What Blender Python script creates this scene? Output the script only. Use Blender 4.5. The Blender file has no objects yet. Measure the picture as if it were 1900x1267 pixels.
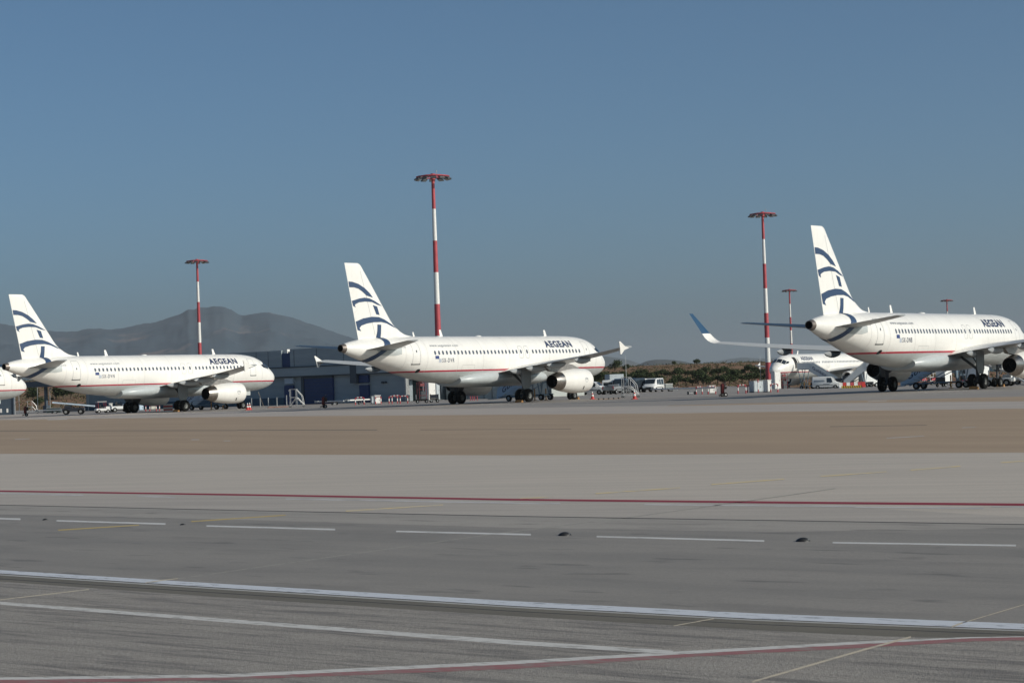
import bpy, bmesh, math, random
from math import sin, cos, tan, pi, radians, sqrt, atan2, hypot
from mathutils import Vector, Matrix, noise

# ------------------------------------------------------------------ camera, sky, sun, exposure
SC = bpy.context.scene
COL = SC.collection
FPX, PIT, ROL, CH = 3976.33, 0.0207849, 0.0343916, 1.4488
IW, IH = 1900.0, 1267.0
cd = bpy.data.cameras.new('camera'); cam = bpy.data.objects.new('camera', cd); COL.objects.link(cam)
cd.sensor_width = 36.0; cd.lens = FPX / IW * 36.0; cd.clip_start = 0.1; cd.clip_end = 90000
VF = Vector((0, cos(PIT), sin(PIT))); VU = Vector((0, -sin(PIT), cos(PIT))); VR = Vector((1, 0, 0))
_r = VR * cos(ROL) - VU * sin(ROL); _u = VR * sin(ROL) + VU * cos(ROL); _b = -VF
cam.matrix_world = Matrix(((_r.x, _u.x, _b.x, 0), (_r.y, _u.y, _b.y, 0), (_r.z, _u.z, _b.z, CH), (0, 0, 0, 1)))
SC.camera = cam

SUN_EL, SUN_AZ = radians(27), radians(114)          # azimuth clockwise from the view direction (+Y)
SDIR = Vector((sin(SUN_AZ) * cos(SUN_EL), cos(SUN_AZ) * cos(SUN_EL), sin(SUN_EL)))
wd = bpy.data.worlds.new("World"); SC.world = wd; wd.use_nodes = True
nt = wd.node_tree; nt.nodes.clear()
out = nt.nodes.new('ShaderNodeOutputWorld'); bg = nt.nodes.new('ShaderNodeBackground'); sky = nt.nodes.new('ShaderNodeTexSky')
sky.sky_type = 'NISHITA'; sky.sun_disc = False; sky.sun_elevation = SUN_EL; sky.sun_rotation = SUN_AZ
sky.air_density = 0.5; sky.dust_density = 1.9; sky.ozone_density = 3.6; sky.altitude = 0
hsv = nt.nodes.new('ShaderNodeHueSaturation'); hsv.inputs['Saturation'].default_value = 1.0
tint = nt.nodes.new('ShaderNodeMix'); tint.data_type = 'RGBA'; tint.blend_type = 'MULTIPLY'; tint.inputs[0].default_value = 1.0
tint.inputs[7].default_value = (.82, 1.04, 0.98, 1)
nt.links.new(sky.outputs[0], hsv.inputs['Color']); nt.links.new(hsv.outputs[0], tint.inputs[6]); nt.links.new(tint.outputs[2], bg.inputs[0])
bg.inputs[1].default_value = 0.10
nt.links.new(bg.outputs[0], out.inputs[0])
sd = bpy.data.lights.new('sun', 'SUN'); sun = bpy.data.objects.new('sun', sd); COL.objects.link(sun)
sd.energy = 3.9; sd.angle = radians(0.53); sd.color = (1.0, 0.93, 0.83)
sun.rotation_euler = (-SDIR).to_track_quat('-Z', 'Y').to_euler()
SC.view_settings.view_transform = 'Standard'; SC.view_settings.look = 'None'
SC.view_settings.gamma = 1.0; SC.view_settings.use_curve_mapping = False
SC.view_settings.exposure = 0.0
SC.render.engine = 'CYCLES'; SC.cycles.volume_bounces = 1; SC.cycles.use_denoising = True

random.seed(7)
RND = random.Random(11)

# ------------------------------------------------------------------ picture <-> world helpers
def ray(u, v):
    a0 = u - IW / 2; b0 = IH / 2 - v
    a = a0 * cos(ROL) + b0 * sin(ROL); b = -a0 * sin(ROL) + b0 * cos(ROL)
    return (VF * FPX + VR * a + VU * b)
def sstep(a, b, t):
    t = min(1, max(0, (t - a) / (b - a))); return t * t * (3 - 2 * t)
def gz(x, y):                                        # the apron drops away behind the aircraft row on one side
    if y < 200: return 0.0
    return -sstep(.113, .130, x / y) * min(0.80, max(0, (y - 236) * .0068))
def G(u, v, z=0.0):                                  # ground point seen at a pixel
    d = ray(u, v); t = (z - CH) / d.z
    return Vector((d.x * t, d.y * t, z))
def HZ(u): return 716.1 - .0344 * (u - 950)          # horizon row
def P(u, D, z=None):                                 # ground point at column u and depth D
    x = 0
    for _ in range(3):
        d = ray(u, HZ(u) + 5700 / D); x = d.x / d.y * D
    return Vector((x, D, gz(x, D) if z is None else z))
def PX(u, v, D):                                     # world point at pixel and depth
    d = ray(u, v); t = D / d.y
    return Vector((d.x * t, D, CH + d.z * t))

# ------------------------------------------------------------------ materials
def nmat(name, col, rough=.6, metal=0.0, spec=.5, var=.0, vscale=3.0, coat=0.0, bump=0.0, bscale=20, col2=None, mscale=(1, 1, 1), emis=None):
    m = bpy.data.materials.new(name); m.use_nodes = True
    t = m.node_tree; b = t.nodes['Principled BSDF']
    b.inputs['Roughness'].default_value = rough; b.inputs['Metallic'].default_value = metal
    b.inputs['Specular IOR Level'].default_value = spec
    if coat: b.inputs['Coat Weight'].default_value = coat; b.inputs['Coat Roughness'].default_value = .08
    c = tuple(col) + (1,)
    tc = t.nodes.new('ShaderNodeTexCoord'); mp = t.nodes.new('ShaderNodeMapping'); mp.inputs['Scale'].default_value = mscale
    t.links.new(tc.outputs['Object'], mp.inputs[0])
    if var or col2:
        n = t.nodes.new('ShaderNodeTexNoise'); n.inputs['Scale'].default_value = vscale; n.inputs['Detail'].default_value = 6
        n.inputs['Roughness'].default_value = .65
        t.links.new(mp.outputs[0], n.inputs['Vector'])
        mx = t.nodes.new('ShaderNodeMix'); mx.data_type = 'RGBA'
        mr = t.nodes.new('ShaderNodeMapRange'); mr.inputs[1].default_value = .3; mr.inputs[2].default_value = .7
        t.links.new(n.outputs['Fac'], mr.inputs[0]); t.links.new(mr.outputs[0], mx.inputs[0])
        c2 = tuple(col2) + (1,) if col2 else tuple(x * (1 - var) for x in col) + (1,)
        c1 = c if col2 else tuple(min(1, x * (1 + var)) for x in col) + (1,)
        mx.inputs[6].default_value = c1; mx.inputs[7].default_value = c2
        t.links.new(mx.outputs[2], b.inputs['Base Color'])
    else:
        b.inputs['Base Color'].default_value = c
    if bump:
        n2 = t.nodes.new('ShaderNodeTexNoise'); n2.inputs['Scale'].default_value = bscale; n2.inputs['Detail'].default_value = 4
        t.links.new(mp.outputs[0], n2.inputs['Vector'])
        bp = t.nodes.new('ShaderNodeBump'); bp.inputs['Strength'].default_value = bump; bp.inputs['Distance'].default_value = .05
        t.links.new(n2.outputs['Fac'], bp.inputs['Height']); t.links.new(bp.outputs[0], b.inputs['Normal'])
    return m

M = {}
M['white'] = nmat('white_paint', (.78, .757, .71), .32, var=.05, vscale=1.1, mscale=(1.8, 1, .4), coat=.25)
M['belly'] = nmat('grey_belly_paint', (.43, .45, .44), .35, var=.08, vscale=1.3, coat=.2)
M['redline'] = nmat('red_stripe_paint', (.42, .018, .045), .4)
M['navy'] = nmat('navy_paint', (.022, .052, .115), .5, var=.08)
M['navytext'] = nmat('navy_lettering', (.02, .035, .085), .45)
M['greytext'] = nmat('grey_lettering', (.20, .22, .25), .5)
M['fairing'] = nmat('fairing_grey_paint', (.44, .47, .47), .35, var=.06)
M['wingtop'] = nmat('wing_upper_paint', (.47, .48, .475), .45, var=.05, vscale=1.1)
M['wing'] = nmat('wing_grey_shaded_paint', (.31, .325, .33), .38, var=.08, vscale=1.1)  # grey lowered to paint in the shade under the wings
M['seam'] = nmat('skin_joint_grey', (.50, .49, .47), .6)
M['outline'] = nmat('panel_line_grey', (.33, .34, .34), .6)
M['winglass'] = nmat('cabin_window', (.085, .10, .13), .15, var=.3, vscale=2)
M['cockglass'] = nmat('cockpit_glass', (.015, .022, .03), .06, spec=.8)
M['nozzle'] = nmat('engine_nozzle_metal', (.32, .29, .265), .28, metal=1.0, var=.3, vscale=4)
M['dark'] = nmat('dark_interior', (.006, .006, .007), .8)
M['chrome'] = nmat('bright_metal', (.7, .7, .7), .2, metal=1.0)
M['pylon'] = nmat('pylon_metal', (.30, .28, .26), .4, metal=.5, var=.3, vscale=3)
M['exh'] = nmat('tailpipe_metal', (.20, .17, .15), .45, metal=.7)
M['tyre'] = nmat('tyre_rubber', (.008, .008, .008), .9, spec=.15, var=.3, vscale=9)
M['rim'] = nmat('wheel_rim', (.13, .135, .13), .5, metal=.3)
M['strut'] = nmat('gear_strut', (.07, .075, .08), .5)
M['doorg'] = nmat('gear_door_grey', (.15, .16, .165), .5, var=.12, vscale=5)
M['blueflag'] = nmat('blue_flag', (.03, .055, .17), .5)
M['paleblue'] = nmat('pale_blue_flag', (.30, .36, .48), .5)
M['blue'] = nmat('blue_paint', (.016, .06, .125), .35)
M['red'] = nmat('red_paint', (.40, .055, .065), .5, var=.15, vscale=1.5)
M['darkred'] = nmat('dark_red_paint', (.16, .02, .025), .6, var=.2)
M['mastwhite'] = nmat('mast_white_paint', (.72, .70, .66), .5, var=.06)
M['orange'] = nmat('cone_orange', (.50, .035, .025), .55)
M['alu'] = nmat('aluminium', (.55, .55, .54), .4, metal=.6, var=.15)
M['galv'] = nmat('galvanised_steel', (.34, .35, .35), .5, metal=.4, var=.2)
M['steelblue'] = nmat('blue_grey_steel', (.17, .24, .29), .5, var=.12)
M['black'] = nmat('black_paint', (.02, .02, .02), .5)
M['vwhite'] = nmat('vehicle_white', (.74, .74, .72), .3, coat=.3, var=.03)
M['vdark'] = nmat('vehicle_dark', (.03, .035, .045), .25, coat=.5)
M['vgrey'] = nmat('vehicle_grey', (.22, .23, .24), .35, coat=.3)
M['vglass'] = nmat('vehicle_glass', (.02, .028, .035), .08, spec=.8)
M['hangar'] = nmat('hangar_cladding', (.27, .315, .34), .55, var=.10, vscale=.5, mscale=(.3, 1, 3))
M['hangar_dark'] = nmat('hangar_recess', (.055, .07, .085), .6)
M['hangar_blue'] = nmat('hangar_blue_door', (.012, .035, .12), .5, var=.15)
M['hangar_base'] = nmat('hangar_low_wall', (.05, .09, .125), .6, var=.2)
M['shed'] = nmat('pale_shed_cladding', (.36, .38, .36), .6, var=.06)
M['sign'] = nmat('pale_sign', (.42, .48, .54), .5)
M['yellow'] = nmat('yellow_paint', (.60, .38, .03), .5, var=.2)
M['brownleg'] = nmat('yellow_jack', (.34, .16, .03), .6, var=.3)
M['cabinet'] = nmat('cabinet_grey', (.44, .48, .50), .5, var=.08)
M['screen'] = nmat('grey_screen', (.60, .64, .66), .5, var=.06)
M['green'] = nmat('dark_green_box', (.015, .035, .035), .6)
M['bluegrey'] = nmat('stair_panel_paint', (.55, .66, .76), .45, var=.08)
M['wood'] = nmat('wooden_chock', (.33, .17, .06), .8, var=.3)
M['hosered'] = nmat('hose_red', (.20, .09, .06), .8, var=.3, vscale=3)
M['hose'] = nmat('hose_rubber', (.25, .22, .18), .7)
M['canopy'] = nmat('dark_canopy', (.045, .065, .09), .5, var=.15)
M['bark'] = nmat('bark', (.10, .075, .055), .9)
M['lens'] = nmat('floodlight_glass', (.35, .36, .36), .2)
M['cloth'] = nmat('beige_canvas', (.55, .52, .45), .8)

# ------------------------------------------------------------------ mesh building
class MB:
    def __init__(s): s.v = []; s.f = []; s.m = []
    def add(s, vs, fs, mi=0, T=None):
        o = len(s.v)
        s.v += [tuple(T @ Vector(p)) if T else tuple(p) for p in vs]
        s.f += [tuple(i + o for i in f) for f in fs]; s.m += [mi] * len(fs); return s
    def box(s, c, d, mi=0, T=None, taper=1.0, ch=0.0):
        x, y, z = d[0] / 2, d[1] / 2, d[2] / 2
        if ch <= 0:
            vs = [(c[0] + i * x * (taper if k > 0 else 1), c[1] + j * y * (taper if k > 0 else 1), c[2] + k * z) for k in (-1, 1) for i, j in ((-1, -1), (1, -1), (1, 1), (-1, 1))]
            fs = [(3, 2, 1, 0), (4, 5, 6, 7), (0, 1, 5, 4), (1, 2, 6, 5), (2, 3, 7, 6), (3, 0, 4, 7)]
            return s.add(vs, fs, mi, T)
        b = min(ch, x * .45, y * .45, z * .45); vs = []; fs = []
        for zz, q in ((-z, b), (-z + b, 0), (z - b, 0), (z, b)):
            for i, j in ((-1, -1), (1, -1), (1, 1), (-1, 1)):
                vs.append((c[0] + i * (x - q), c[1] + j * (y - q), c[2] + zz))
        fs.append((3, 2, 1, 0)); fs.append((12, 13, 14, 15))
        for r in range(3):
            for i in range(4):
                j = (i + 1) % 4; fs.append((r * 4 + i, r * 4 + j, r * 4 + 4 + j, r * 4 + 4 + i))
        return s.add(vs, fs, mi, T)
    def cyl(s, p0, p1, r0, r1=None, n=12, mi=0, caps=True, T=None):
        p0 = Vector(p0); p1 = Vector(p1); r1 = r0 if r1 is None else r1
        d = (p1 - p0).normalized(); a = d.orthogonal().normalized(); b = d.cross(a)
        vs = []
        for p, r in ((p0, r0), (p1, r1)):
            vs += [tuple(p + (a * cos(2 * pi * i / n) + b * sin(2 * pi * i / n)) * r) for i in range(n)]
        fs = [(i, (i + 1) % n, n + (i + 1) % n, n + i) for i in range(n)]
        if caps: fs += [tuple(reversed(range(n))), tuple(range(n, 2 * n))]
        return s.add(vs, fs, mi, T)
    def tube(s, pts, r, n=8, mi=0, T=None):
        pts = [Vector(p) for p in pts]; rings = []
        a = None
        for i, p in enumerate(pts):
            d = (pts[min(i + 1, len(pts) - 1)] - pts[max(i - 1, 0)]).normalized()
            if a is None: a = d.orthogonal().normalized()
            a = (a - d * a.dot(d)).normalized(); b = d.cross(a)
            rings.append([tuple(p + (a * cos(2 * pi * k / n) + b * sin(2 * pi * k / n)) * r) for k in range(n)])
        return s.loft(rings, mi, T)
    def loft(s, rings, mi=0, T=None, caps=True):
        n = len(rings[0]); vs = [p for r in rings for p in r]; fs = []
        for k in range(len(rings) - 1):
            for i in range(n):
                j = (i + 1) % n; fs.append((k * n + i, k * n + j, (k + 1) * n + j, (k + 1) * n + i))
        if caps: fs += [tuple(reversed(range(n))), tuple(range((len(rings) - 1) * n, len(rings) * n))]
        return s.add(vs, fs, mi, T)
    def lathe(s, prof, o=(0, 0, 0), ax=(1, 0, 0), n=40, mi=0, T=None, caps=False, mis=None):
        ax = Vector(ax).normalized(); a = ax.orthogonal().normalized(); b = ax.cross(a); o = Vector(o)
        rings = [[tuple(o + ax * x + (a * cos(2 * pi * k / n) + b * sin(2 * pi * k / n)) * r) for k in range(n)] for x, r in prof]
        if mis is None: return s.loft(rings, mi, T, caps)
        for i in range(len(rings) - 1): s.loft(rings[i:i + 2], mis[i], T, False)
        return s
    def prism(s, poly, t, mi=0, T=None):             # polygon in local xz, thickness t along y, centred
        n = len(poly); vs = [(x, -t / 2, z) for x, z in poly] + [(x, t / 2, z) for x, z in poly]
        fs = [tuple(range(n)), tuple(reversed(range(n, 2 * n)))] + [(i + n, (i + 1) % n + n, (i + 1) % n, i) for i in range(n)]
        return s.add(vs, fs, mi, T)
    def mesh(s, name, mats, smooth=False, ang=35):
        me = bpy.data.meshes.new(name); me.from_pydata(s.v, [], s.f)
        for m in (mats if isinstance(mats, (list, tuple)) else [mats]): me.materials.append(m)
        me.polygons.foreach_set('material_index', s.m)
        me.update()
        bm = bmesh.new(); bm.from_mesh(me)
        bmesh.ops.remove_doubles(bm, verts=bm.verts, dist=1e-5)
        bmesh.ops.recalc_face_normals(bm, faces=bm.faces)
        if smooth:
            for f in bm.faces: f.smooth = True
            for e in bm.edges:
                if len(e.link_faces) == 2 and e.calc_face_angle(0) > radians(ang): e.smooth = False
        bm.to_mesh(me); bm.free()
        return me

def link(name, data, parent=None, loc=None, rz=None):
    o = bpy.data.objects.new(name, data); COL.objects.link(o)
    if parent: o.parent = parent
    if loc is not None: o.location = loc
    if rz is not None: o.rotation_euler = (0, 0, rz)
    return o
def tag(o, label=None, cat=None, group=None, kind=None):
    if label: o['label'] = label
    if cat: o['category'] = cat
    if group: o['group'] = group
    if kind: o['kind'] = kind
    return o
def thing(name, label, cat, loc, rz=0, group=None):
    return tag(link(name, None, None, loc, rz), label, cat, group)
def part(name, mb, mats, parent, smooth=False, ang=35, label=None):
    o = link(name, mb.mesh(name, mats, smooth, ang), parent)
    if label: o['label'] = label
    return o
def kids(o): return [c for c in bpy.data.objects if c.parent == o]
def index_tree(root):
    ch = {}
    for c in bpy.data.objects:
        if c.parent: ch.setdefault(c.parent.name, []).append(c)
    def rec(o): return (o, [rec(c) for c in ch.get(o.name, [])])
    return rec(root)
def dup(tree, loc, rz, label=None, scale=None):
    def rec(t, par):
        c = t[0].copy(); COL.objects.link(c); c.parent = par
        for k in t[1]: rec(k, c)
        return c
    r = rec(tree, None); r.location = loc; r.rotation_euler = (0, 0, rz)
    if label: r['label'] = label
    if scale: r.scale = scale
    return r

def interp(tab, x):                                   # smooth interpolation of rows (x, a, b, ...)
    n = len(tab)
    if x <= tab[0][0]: return tab[0][1:]
    if x >= tab[-1][0]: return tab[-1][1:]
    for i in range(n - 1):
        if x <= tab[i + 1][0]: break
    p0 = tab[max(i - 1, 0)]; p1 = tab[i]; p2 = tab[i + 1]; p3 = tab[min(i + 2, n - 1)]
    h = p2[0] - p1[0]; t = (x - p1[0]) / h; res = []
    for k in range(1, len(p1)):
        s = (p2[k] - p1[k]) / h
        s0 = (p1[k] - p0[k]) / (p1[0] - p0[0]) if i > 0 else s
        s1 = (p3[k] - p2[k]) / (p3[0] - p2[0]) if i < n - 2 else s
        m1 = 0 if s0 * s <= 0 else 2 * s0 * s / (s0 + s); m2 = 0 if s * s1 <= 0 else 2 * s * s1 / (s + s1)
        if i == 0: m1 = s
        if i == n - 2: m2 = s
        t2 = t * t; t3 = t2 * t
        res.append((2 * t3 - 3 * t2 + 1) * p1[k] + (t3 - 2 * t2 + t) * h * m1 + (-2 * t3 + 3 * t2) * p2[k] + (t3 - t2) * h * m2)
    return res

# ------------------------------------------------------------------ ground
def gmat(name, c1, c2, ang, sx, sy, scale, speck=.0, spot=None, rough=.85, bump=.4, patch=None, fine=60, joints=None, c3=None):
    """pavement: streaks along one direction, fine aggregate, oil spots, expansion joints"""
    wm = lambda c: (c[0] * 1.05, c[1] * 1.0, c[2] * .94)
    c1 = wm(c1); c2 = wm(c2); c3 = wm(c3) if c3 else None
    m = bpy.data.materials.new(name); m.use_nodes = True; t = m.node_tree; L = t.links.new
    b = t.nodes['Principled BSDF']; b.inputs['Roughness'].default_value = .62; b.inputs['Specular IOR Level'].default_value = .5
    tc = t.nodes.new('ShaderNodeTexCoord')
    def mapp(sc, rot):
        q = t.nodes.new('ShaderNodeMapping'); q.vector_type = 'TEXTURE'; q.inputs['Rotation'].default_value = (0, 0, rot); q.inputs['Scale'].default_value = (1 / sc[0], 1 / sc[1], 1)
        L(tc.outputs['Object'], q.inputs[0]); return q
    def noi(vec, s, d=5, r=.6):
        n = t.nodes.new('ShaderNodeTexNoise'); n.inputs['Scale'].default_value = s; n.inputs['Detail'].default_value = d; n.inputs['Roughness'].default_value = r
        L(vec.outputs[0], n.inputs['Vector']); return n
    def rng(src, a, b_, c=0, d=1):
        q = t.nodes.new('ShaderNodeMapRange'); L(src, q.inputs[0])
        for i, x in enumerate((a, b_, c, d)): q.inputs[i + 1].default_value = x
        return q.outputs[0]
    def mix(f, a, b_, mode='MIX'):
        q = t.nodes.new('ShaderNodeMix'); q.data_type = 'RGBA'; q.blend_type = mode
        if isinstance(f, (int, float)): q.inputs[0].default_value = f
        else: L(f, q.inputs[0])
        for i, x in ((6, a), (7, b_)):
            if isinstance(x, tuple): q.inputs[i].default_value = x + (1,)
            else: L(x, q.inputs[i])
        return q.outputs[2]
    st = noi(mapp((sx, sy), ang), scale)
    col = mix(rng(st.outputs['Fac'], .40, .60), c1, c2)
    big = noi(mapp((.12, .3), ang), 1.0, 3)
    col = mix(rng(big.outputs['Fac'], .3, .7, 0, .35), col, tuple(x * .80 for x in c1))
    if c3:
        s3 = noi(mapp((sx * .8, sy * .9), ang), scale * 1.5, 7, .72)
        col = mix(rng(s3.outputs['Fac'], .49, .60, 0, .9), col, c3)
        gr = noi(mapp((9, 30), ang), 4, 3, .7); col = mix(rng(gr.outputs['Fac'], .52, .70, 0, .45), col, c3)
        gl = noi(mapp((14, 30), ang + .4), 5, 2, .6); col = mix(rng(gl.outputs['Fac'], .60, .72, 0, .5), col, tuple(min(1, x * 1.6) for x in c1))
    fn = noi(mapp((1, 1), 0), fine, 3, .8)
    if speck: col = mix(rng(fn.outputs['Fac'], .35, .65, 0, speck), col, tuple(x * .45 for x in c1))
    if spot:
        v = noi(mapp((.5, 1.6), ang), spot, 2, .5)
        col = mix(rng(v.outputs['Fac'], .63, .70, 0, .55), col, tuple(x * .35 for x in c1))
        v2 = noi(mapp((.8, 2.2), ang), spot * .3, 3, .5)
        col = mix(rng(v2.outputs['Fac'], .56, .68, 0, .28), col, tuple(x * .45 for x in c1))
    L(col, b.inputs['Base Color'])
    bp = t.nodes.new('ShaderNodeBump'); bp.inputs['Strength'].default_value = bump; bp.inputs['Distance'].default_value = .01
    L(fn.outputs['Fac'], bp.inputs['Height']); L(bp.outputs[0], b.inputs['Normal'])
    return m

def wornpaint(name, col, base, wear=.52, ang=-.72, sc=6):
    m = bpy.data.materials.new(name); m.use_nodes = True; t = m.node_tree; L = t.links.new
    b = t.nodes['Principled BSDF']; b.inputs['Roughness'].default_value = .75; b.inputs['Specular IOR Level'].default_value = .3
    tc = t.nodes.new('ShaderNodeTexCoord'); mp = t.nodes.new('ShaderNodeMapping'); mp.vector_type = 'TEXTURE'
    mp.inputs['Rotation'].default_value = (0, 0, ang); mp.inputs['Scale'].default_value = (2.5, .7, 1)
    L(tc.outputs['Object'], mp.inputs[0])
    n = t.nodes.new('ShaderNodeTexNoise'); n.inputs['Scale'].default_value = sc; n.inputs['Detail'].default_value = 8; n.inputs['Roughness'].default_value = .75
    L(mp.outputs[0], n.inputs['Vector'])
    q = t.nodes.new('ShaderNodeMapRange'); L(n.outputs['Fac'], q.inputs[0]); q.inputs[1].default_value = wear; q.inputs[2].default_value = wear + .12
    x = t.nodes.new('ShaderNodeMix'); x.data_type = 'RGBA'; L(q.outputs[0], x.inputs[0]); x.inputs[6].default_value = col + (1,); x.inputs[7].default_value = base + (1,)
    L(x.outputs[2], b.inputs['Base Color']); return m

A_EDGE = atan2(-6.4, 7.3)
g_apron = gmat('apron_concrete', (.38, .345, .315), (.43, .39, .358), A_EDGE, .15, .9, .5, speck=.1, fine=8, bump=.1)
g_far = gmat('apron_asphalt', (.255, .237, .22), (.295, .275, .255), A_EDGE, .15, .9, .4, speck=.1, fine=8, bump=.1)
g_sand = gmat('sandy_asphalt', (.335, .250, .168), (.375, .285, .195), -1.0, .12, 1.0, .5, speck=.12, fine=20, bump=.2)
g_taxi = gmat('taxiway_concrete', (.51, .465, .415), (.44, .405, .362), A_EDGE + .35, .25, 3.0, .9, speck=.25, fine=25, bump=.3)
g_taxim = gmat('taxiway_concrete_light_falloff', (.43, .40, .365), (.365, .337, .31), A_EDGE + .3, .25, 3.0, .9, speck=.25, fine=25, bump=.3)  # in-between tone that paints the grazing-light brightness falloff into the concrete
g_taxi2 = gmat('taxiway_asphalt', (.275, .260, .240), (.225, .214, .199), A_EDGE, .3, 1.6, .8, speck=.4, fine=45, spot=2.4, bump=.3)
g_near = gmat('service_road_asphalt', (.40, .375, .342), (.305, .287, .262), A_EDGE, .35, 3.2, 1.7, speck=.8, fine=60, bump=1.0, c3=(.12, .11, .105))
g_olive = gmat('gutter_concrete', (.165, .150, .118), (.135, .122, .095), A_EDGE, .4, 2, 2.0, speck=.35, fine=60)

def sheet(name, poly, z, mat, kind='structure'):
    me = bpy.data.meshes.new(name); me.from_pydata([(p[0], p[1], z) for p in poly], [], [tuple(range(len(poly)))])
    me.materials.append(mat); me.update()
    if me.polygons[0].normal.z < 0: me.flip_normals()
    o = link(name, me); tag(o, kind=kind); return o
def strip(name, up, lo, z, mat):
    """a band between an upper and a lower outline, both seen as picture points on the ground"""
    n = len(up); vs = [tuple(G(*p)[:2]) + (z,) for p in up] + [tuple(G(*p)[:2]) + (z,) for p in lo]
    fs = [(i + n, i + n + 1, i + 1, i) for i in range(n - 1)]
    me = bpy.data.meshes.new(name); me.from_pydata(vs, [], fs); me.materials.append(mat); me.update()
    o = link(name, me); tag(o, kind='structure'); return o
def ext(p, q, d):                                    # extend q away from p by d
    v = (q - p).normalized(); return q + v * d

# base apron sheet reaching the horizon
mb = MB()
ys = [-40, 0, 60, 120, 180] + [200 + 12 * i for i in range(20)] + [450, 520, 650, 900, 1500, 3000, 8000, 30000, 60000]
us = [-60, -3, -1.2, -.5, -.25] + [-.2 + .02 * i for i in range(28)] + [.4, .6, 1.2, 3, 60]
vs = []; fs = []
for y in ys:
    for a in us:
        x = a * max(y, 60); vs.append((x, y, gz(x, y)))
nu = len(us)
for j in range(len(ys) - 1):
    for i in range(nu - 1): fs.append((j * nu + i, j * nu + i + 1, (j + 1) * nu + i + 1, (j + 1) * nu + i))
mb.add(vs, fs)
ap = link('apron', mb.mesh('apron', g_far)); tag(ap, kind='structure')

# lighter concrete in front of the aircraft
a0 = G(0, 768.5); a1 = G(560, 762); a2 = G(1240, 752.5); a3 = G(1900, 741)
l0 = ext(a1, a0, 250); r0 = ext(a2, a3, 60)
sheet('apron_concrete', [l0, a0, a1, a2, a3, r0, Vector((60, -20, 0)), Vector((-200, -20, 0))], .002, g_apron)
sb0, sb1, sb2 = G(0, 842), G(950, 845), G(1900, 840)
st = [G(0, 779), G(480, 772.5), G(960, 769), G(1260, 766.5), G(1577, 762), G(1900, 758)]
far_l = ext(st[1], st[0], 260)
sheet('sand_shoulder', [far_l] + st + [ext(st[4], st[5], 40), Vector((60, -16, 0)), Vector((-170, 0, 0))], .004, g_sand)
strip('sand_strip', [(1240, 752.2), (1500, 745.3), (1700, 740.5), (1900, 735.6), (2100, 731)], [(1240, 753.2), (1500, 748.8), (1700, 746.2), (1900, 744.5), (2100, 743)], .004, g_sand)
tx = [ext(sb1, sb0, 120), sb0, sb1, sb2, ext(sb1, sb2, 30)]
sheet('taxiway', tx + [Vector((50, -12, 0)), Vector((-120, -12, 0))], .006, g_taxi)
g_mid = gmat('taxiway_asphalt_light_falloff', (.355, .335, .308), (.305, .288, .266), A_EDGE, .3, 1.6, .8, speck=.35, fine=45, spot=2.4, bump=.3)  # mid tone continuing the painted grazing-light falloff onto the asphalt
j0, j1, j2 = G(0, 937.5), G(950, 958.5), G(1900, 974)
sheet('taxiway_asphalt', [ext(j1, j0, 60), j0, j1, j2, ext(j1, j2, 20), Vector((30, -8, 0)), Vector((-60, -8, 0))], .008, g_taxi2)
strip('taxiway_middle', [(-300, 908), (0, 912), (475, 919), (950, 928), (1425, 933), (1900, 937), (2200, 939)], [(-300, 932), (0, 938), (950, 959), (1900, 974.5), (2200, 977)], .007, g_taxim)  # far step of the painted grazing-light falloff
strip('taxiway_light_falloff_band', [(-300, 932), (0, 938), (950, 959), (1900, 974.5), (2200, 977)], [(-300, 948), (0, 955), (475, 966), (950, 980), (1425, 988), (1900, 998), (2200, 1001)], .0083, g_mid)  # near step of the painted grazing-light falloff, below the joint
e0, e1, e2 = G(0, 1066), G(950, 1127), G(1900, 1172)
sheet('service_road', [ext(e1, e0, 30), e0, e1, e2, ext(e1, e2, 8), Vector((18, -6, 0)), Vector((-30, -6, 0))], .009, g_near)

w_edge = wornpaint('worn_white_edge_line', (.52, .54, .58), (.10, .11, .13), wear=.545, sc=9)
w_dash = wornpaint('worn_white_dash', (.53, .52, .505), (.28, .27, .255), wear=.53)
w_near = wornpaint('worn_white_line', (.52, .505, .48), (.30, .285, .265), wear=.50, sc=14)
w_yel2 = wornpaint('faded_yellow_line_asphalt', (.46, .34, .13), (.27, .24, .19), wear=.52, sc=4)
w_ghost = wornpaint('faded_white_line', (.50, .48, .47), (.33, .31, .30), wear=.47, sc=3)
w_red = wornpaint('red_road_line', (.24, .028, .045), (.17, .05, .055), wear=.55, sc=3)
w_redn = wornpaint('faded_red_line', (.27, .12, .12), (.24, .18, .165), wear=.46, sc=10)
w_yel = wornpaint('faded_yellow_line', (.62, .49, .25), (.46, .42, .37), wear=.47, sc=4)
m_joint = nmat('joint_dark', (.055, .052, .048), .9)
m_seam = wornpaint('sealed_joint', (.50, .43, .33), (.33, .30, .26), wear=.52, sc=9)
m_seam2 = wornpaint('faint_sealed_joint', (.33, .31, .27), (.24, .23, .215), wear=.48, sc=5)
m_kerb = nmat('pale_kerb', (.34, .33, .31), .8, var=.12, vscale=6)

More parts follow.
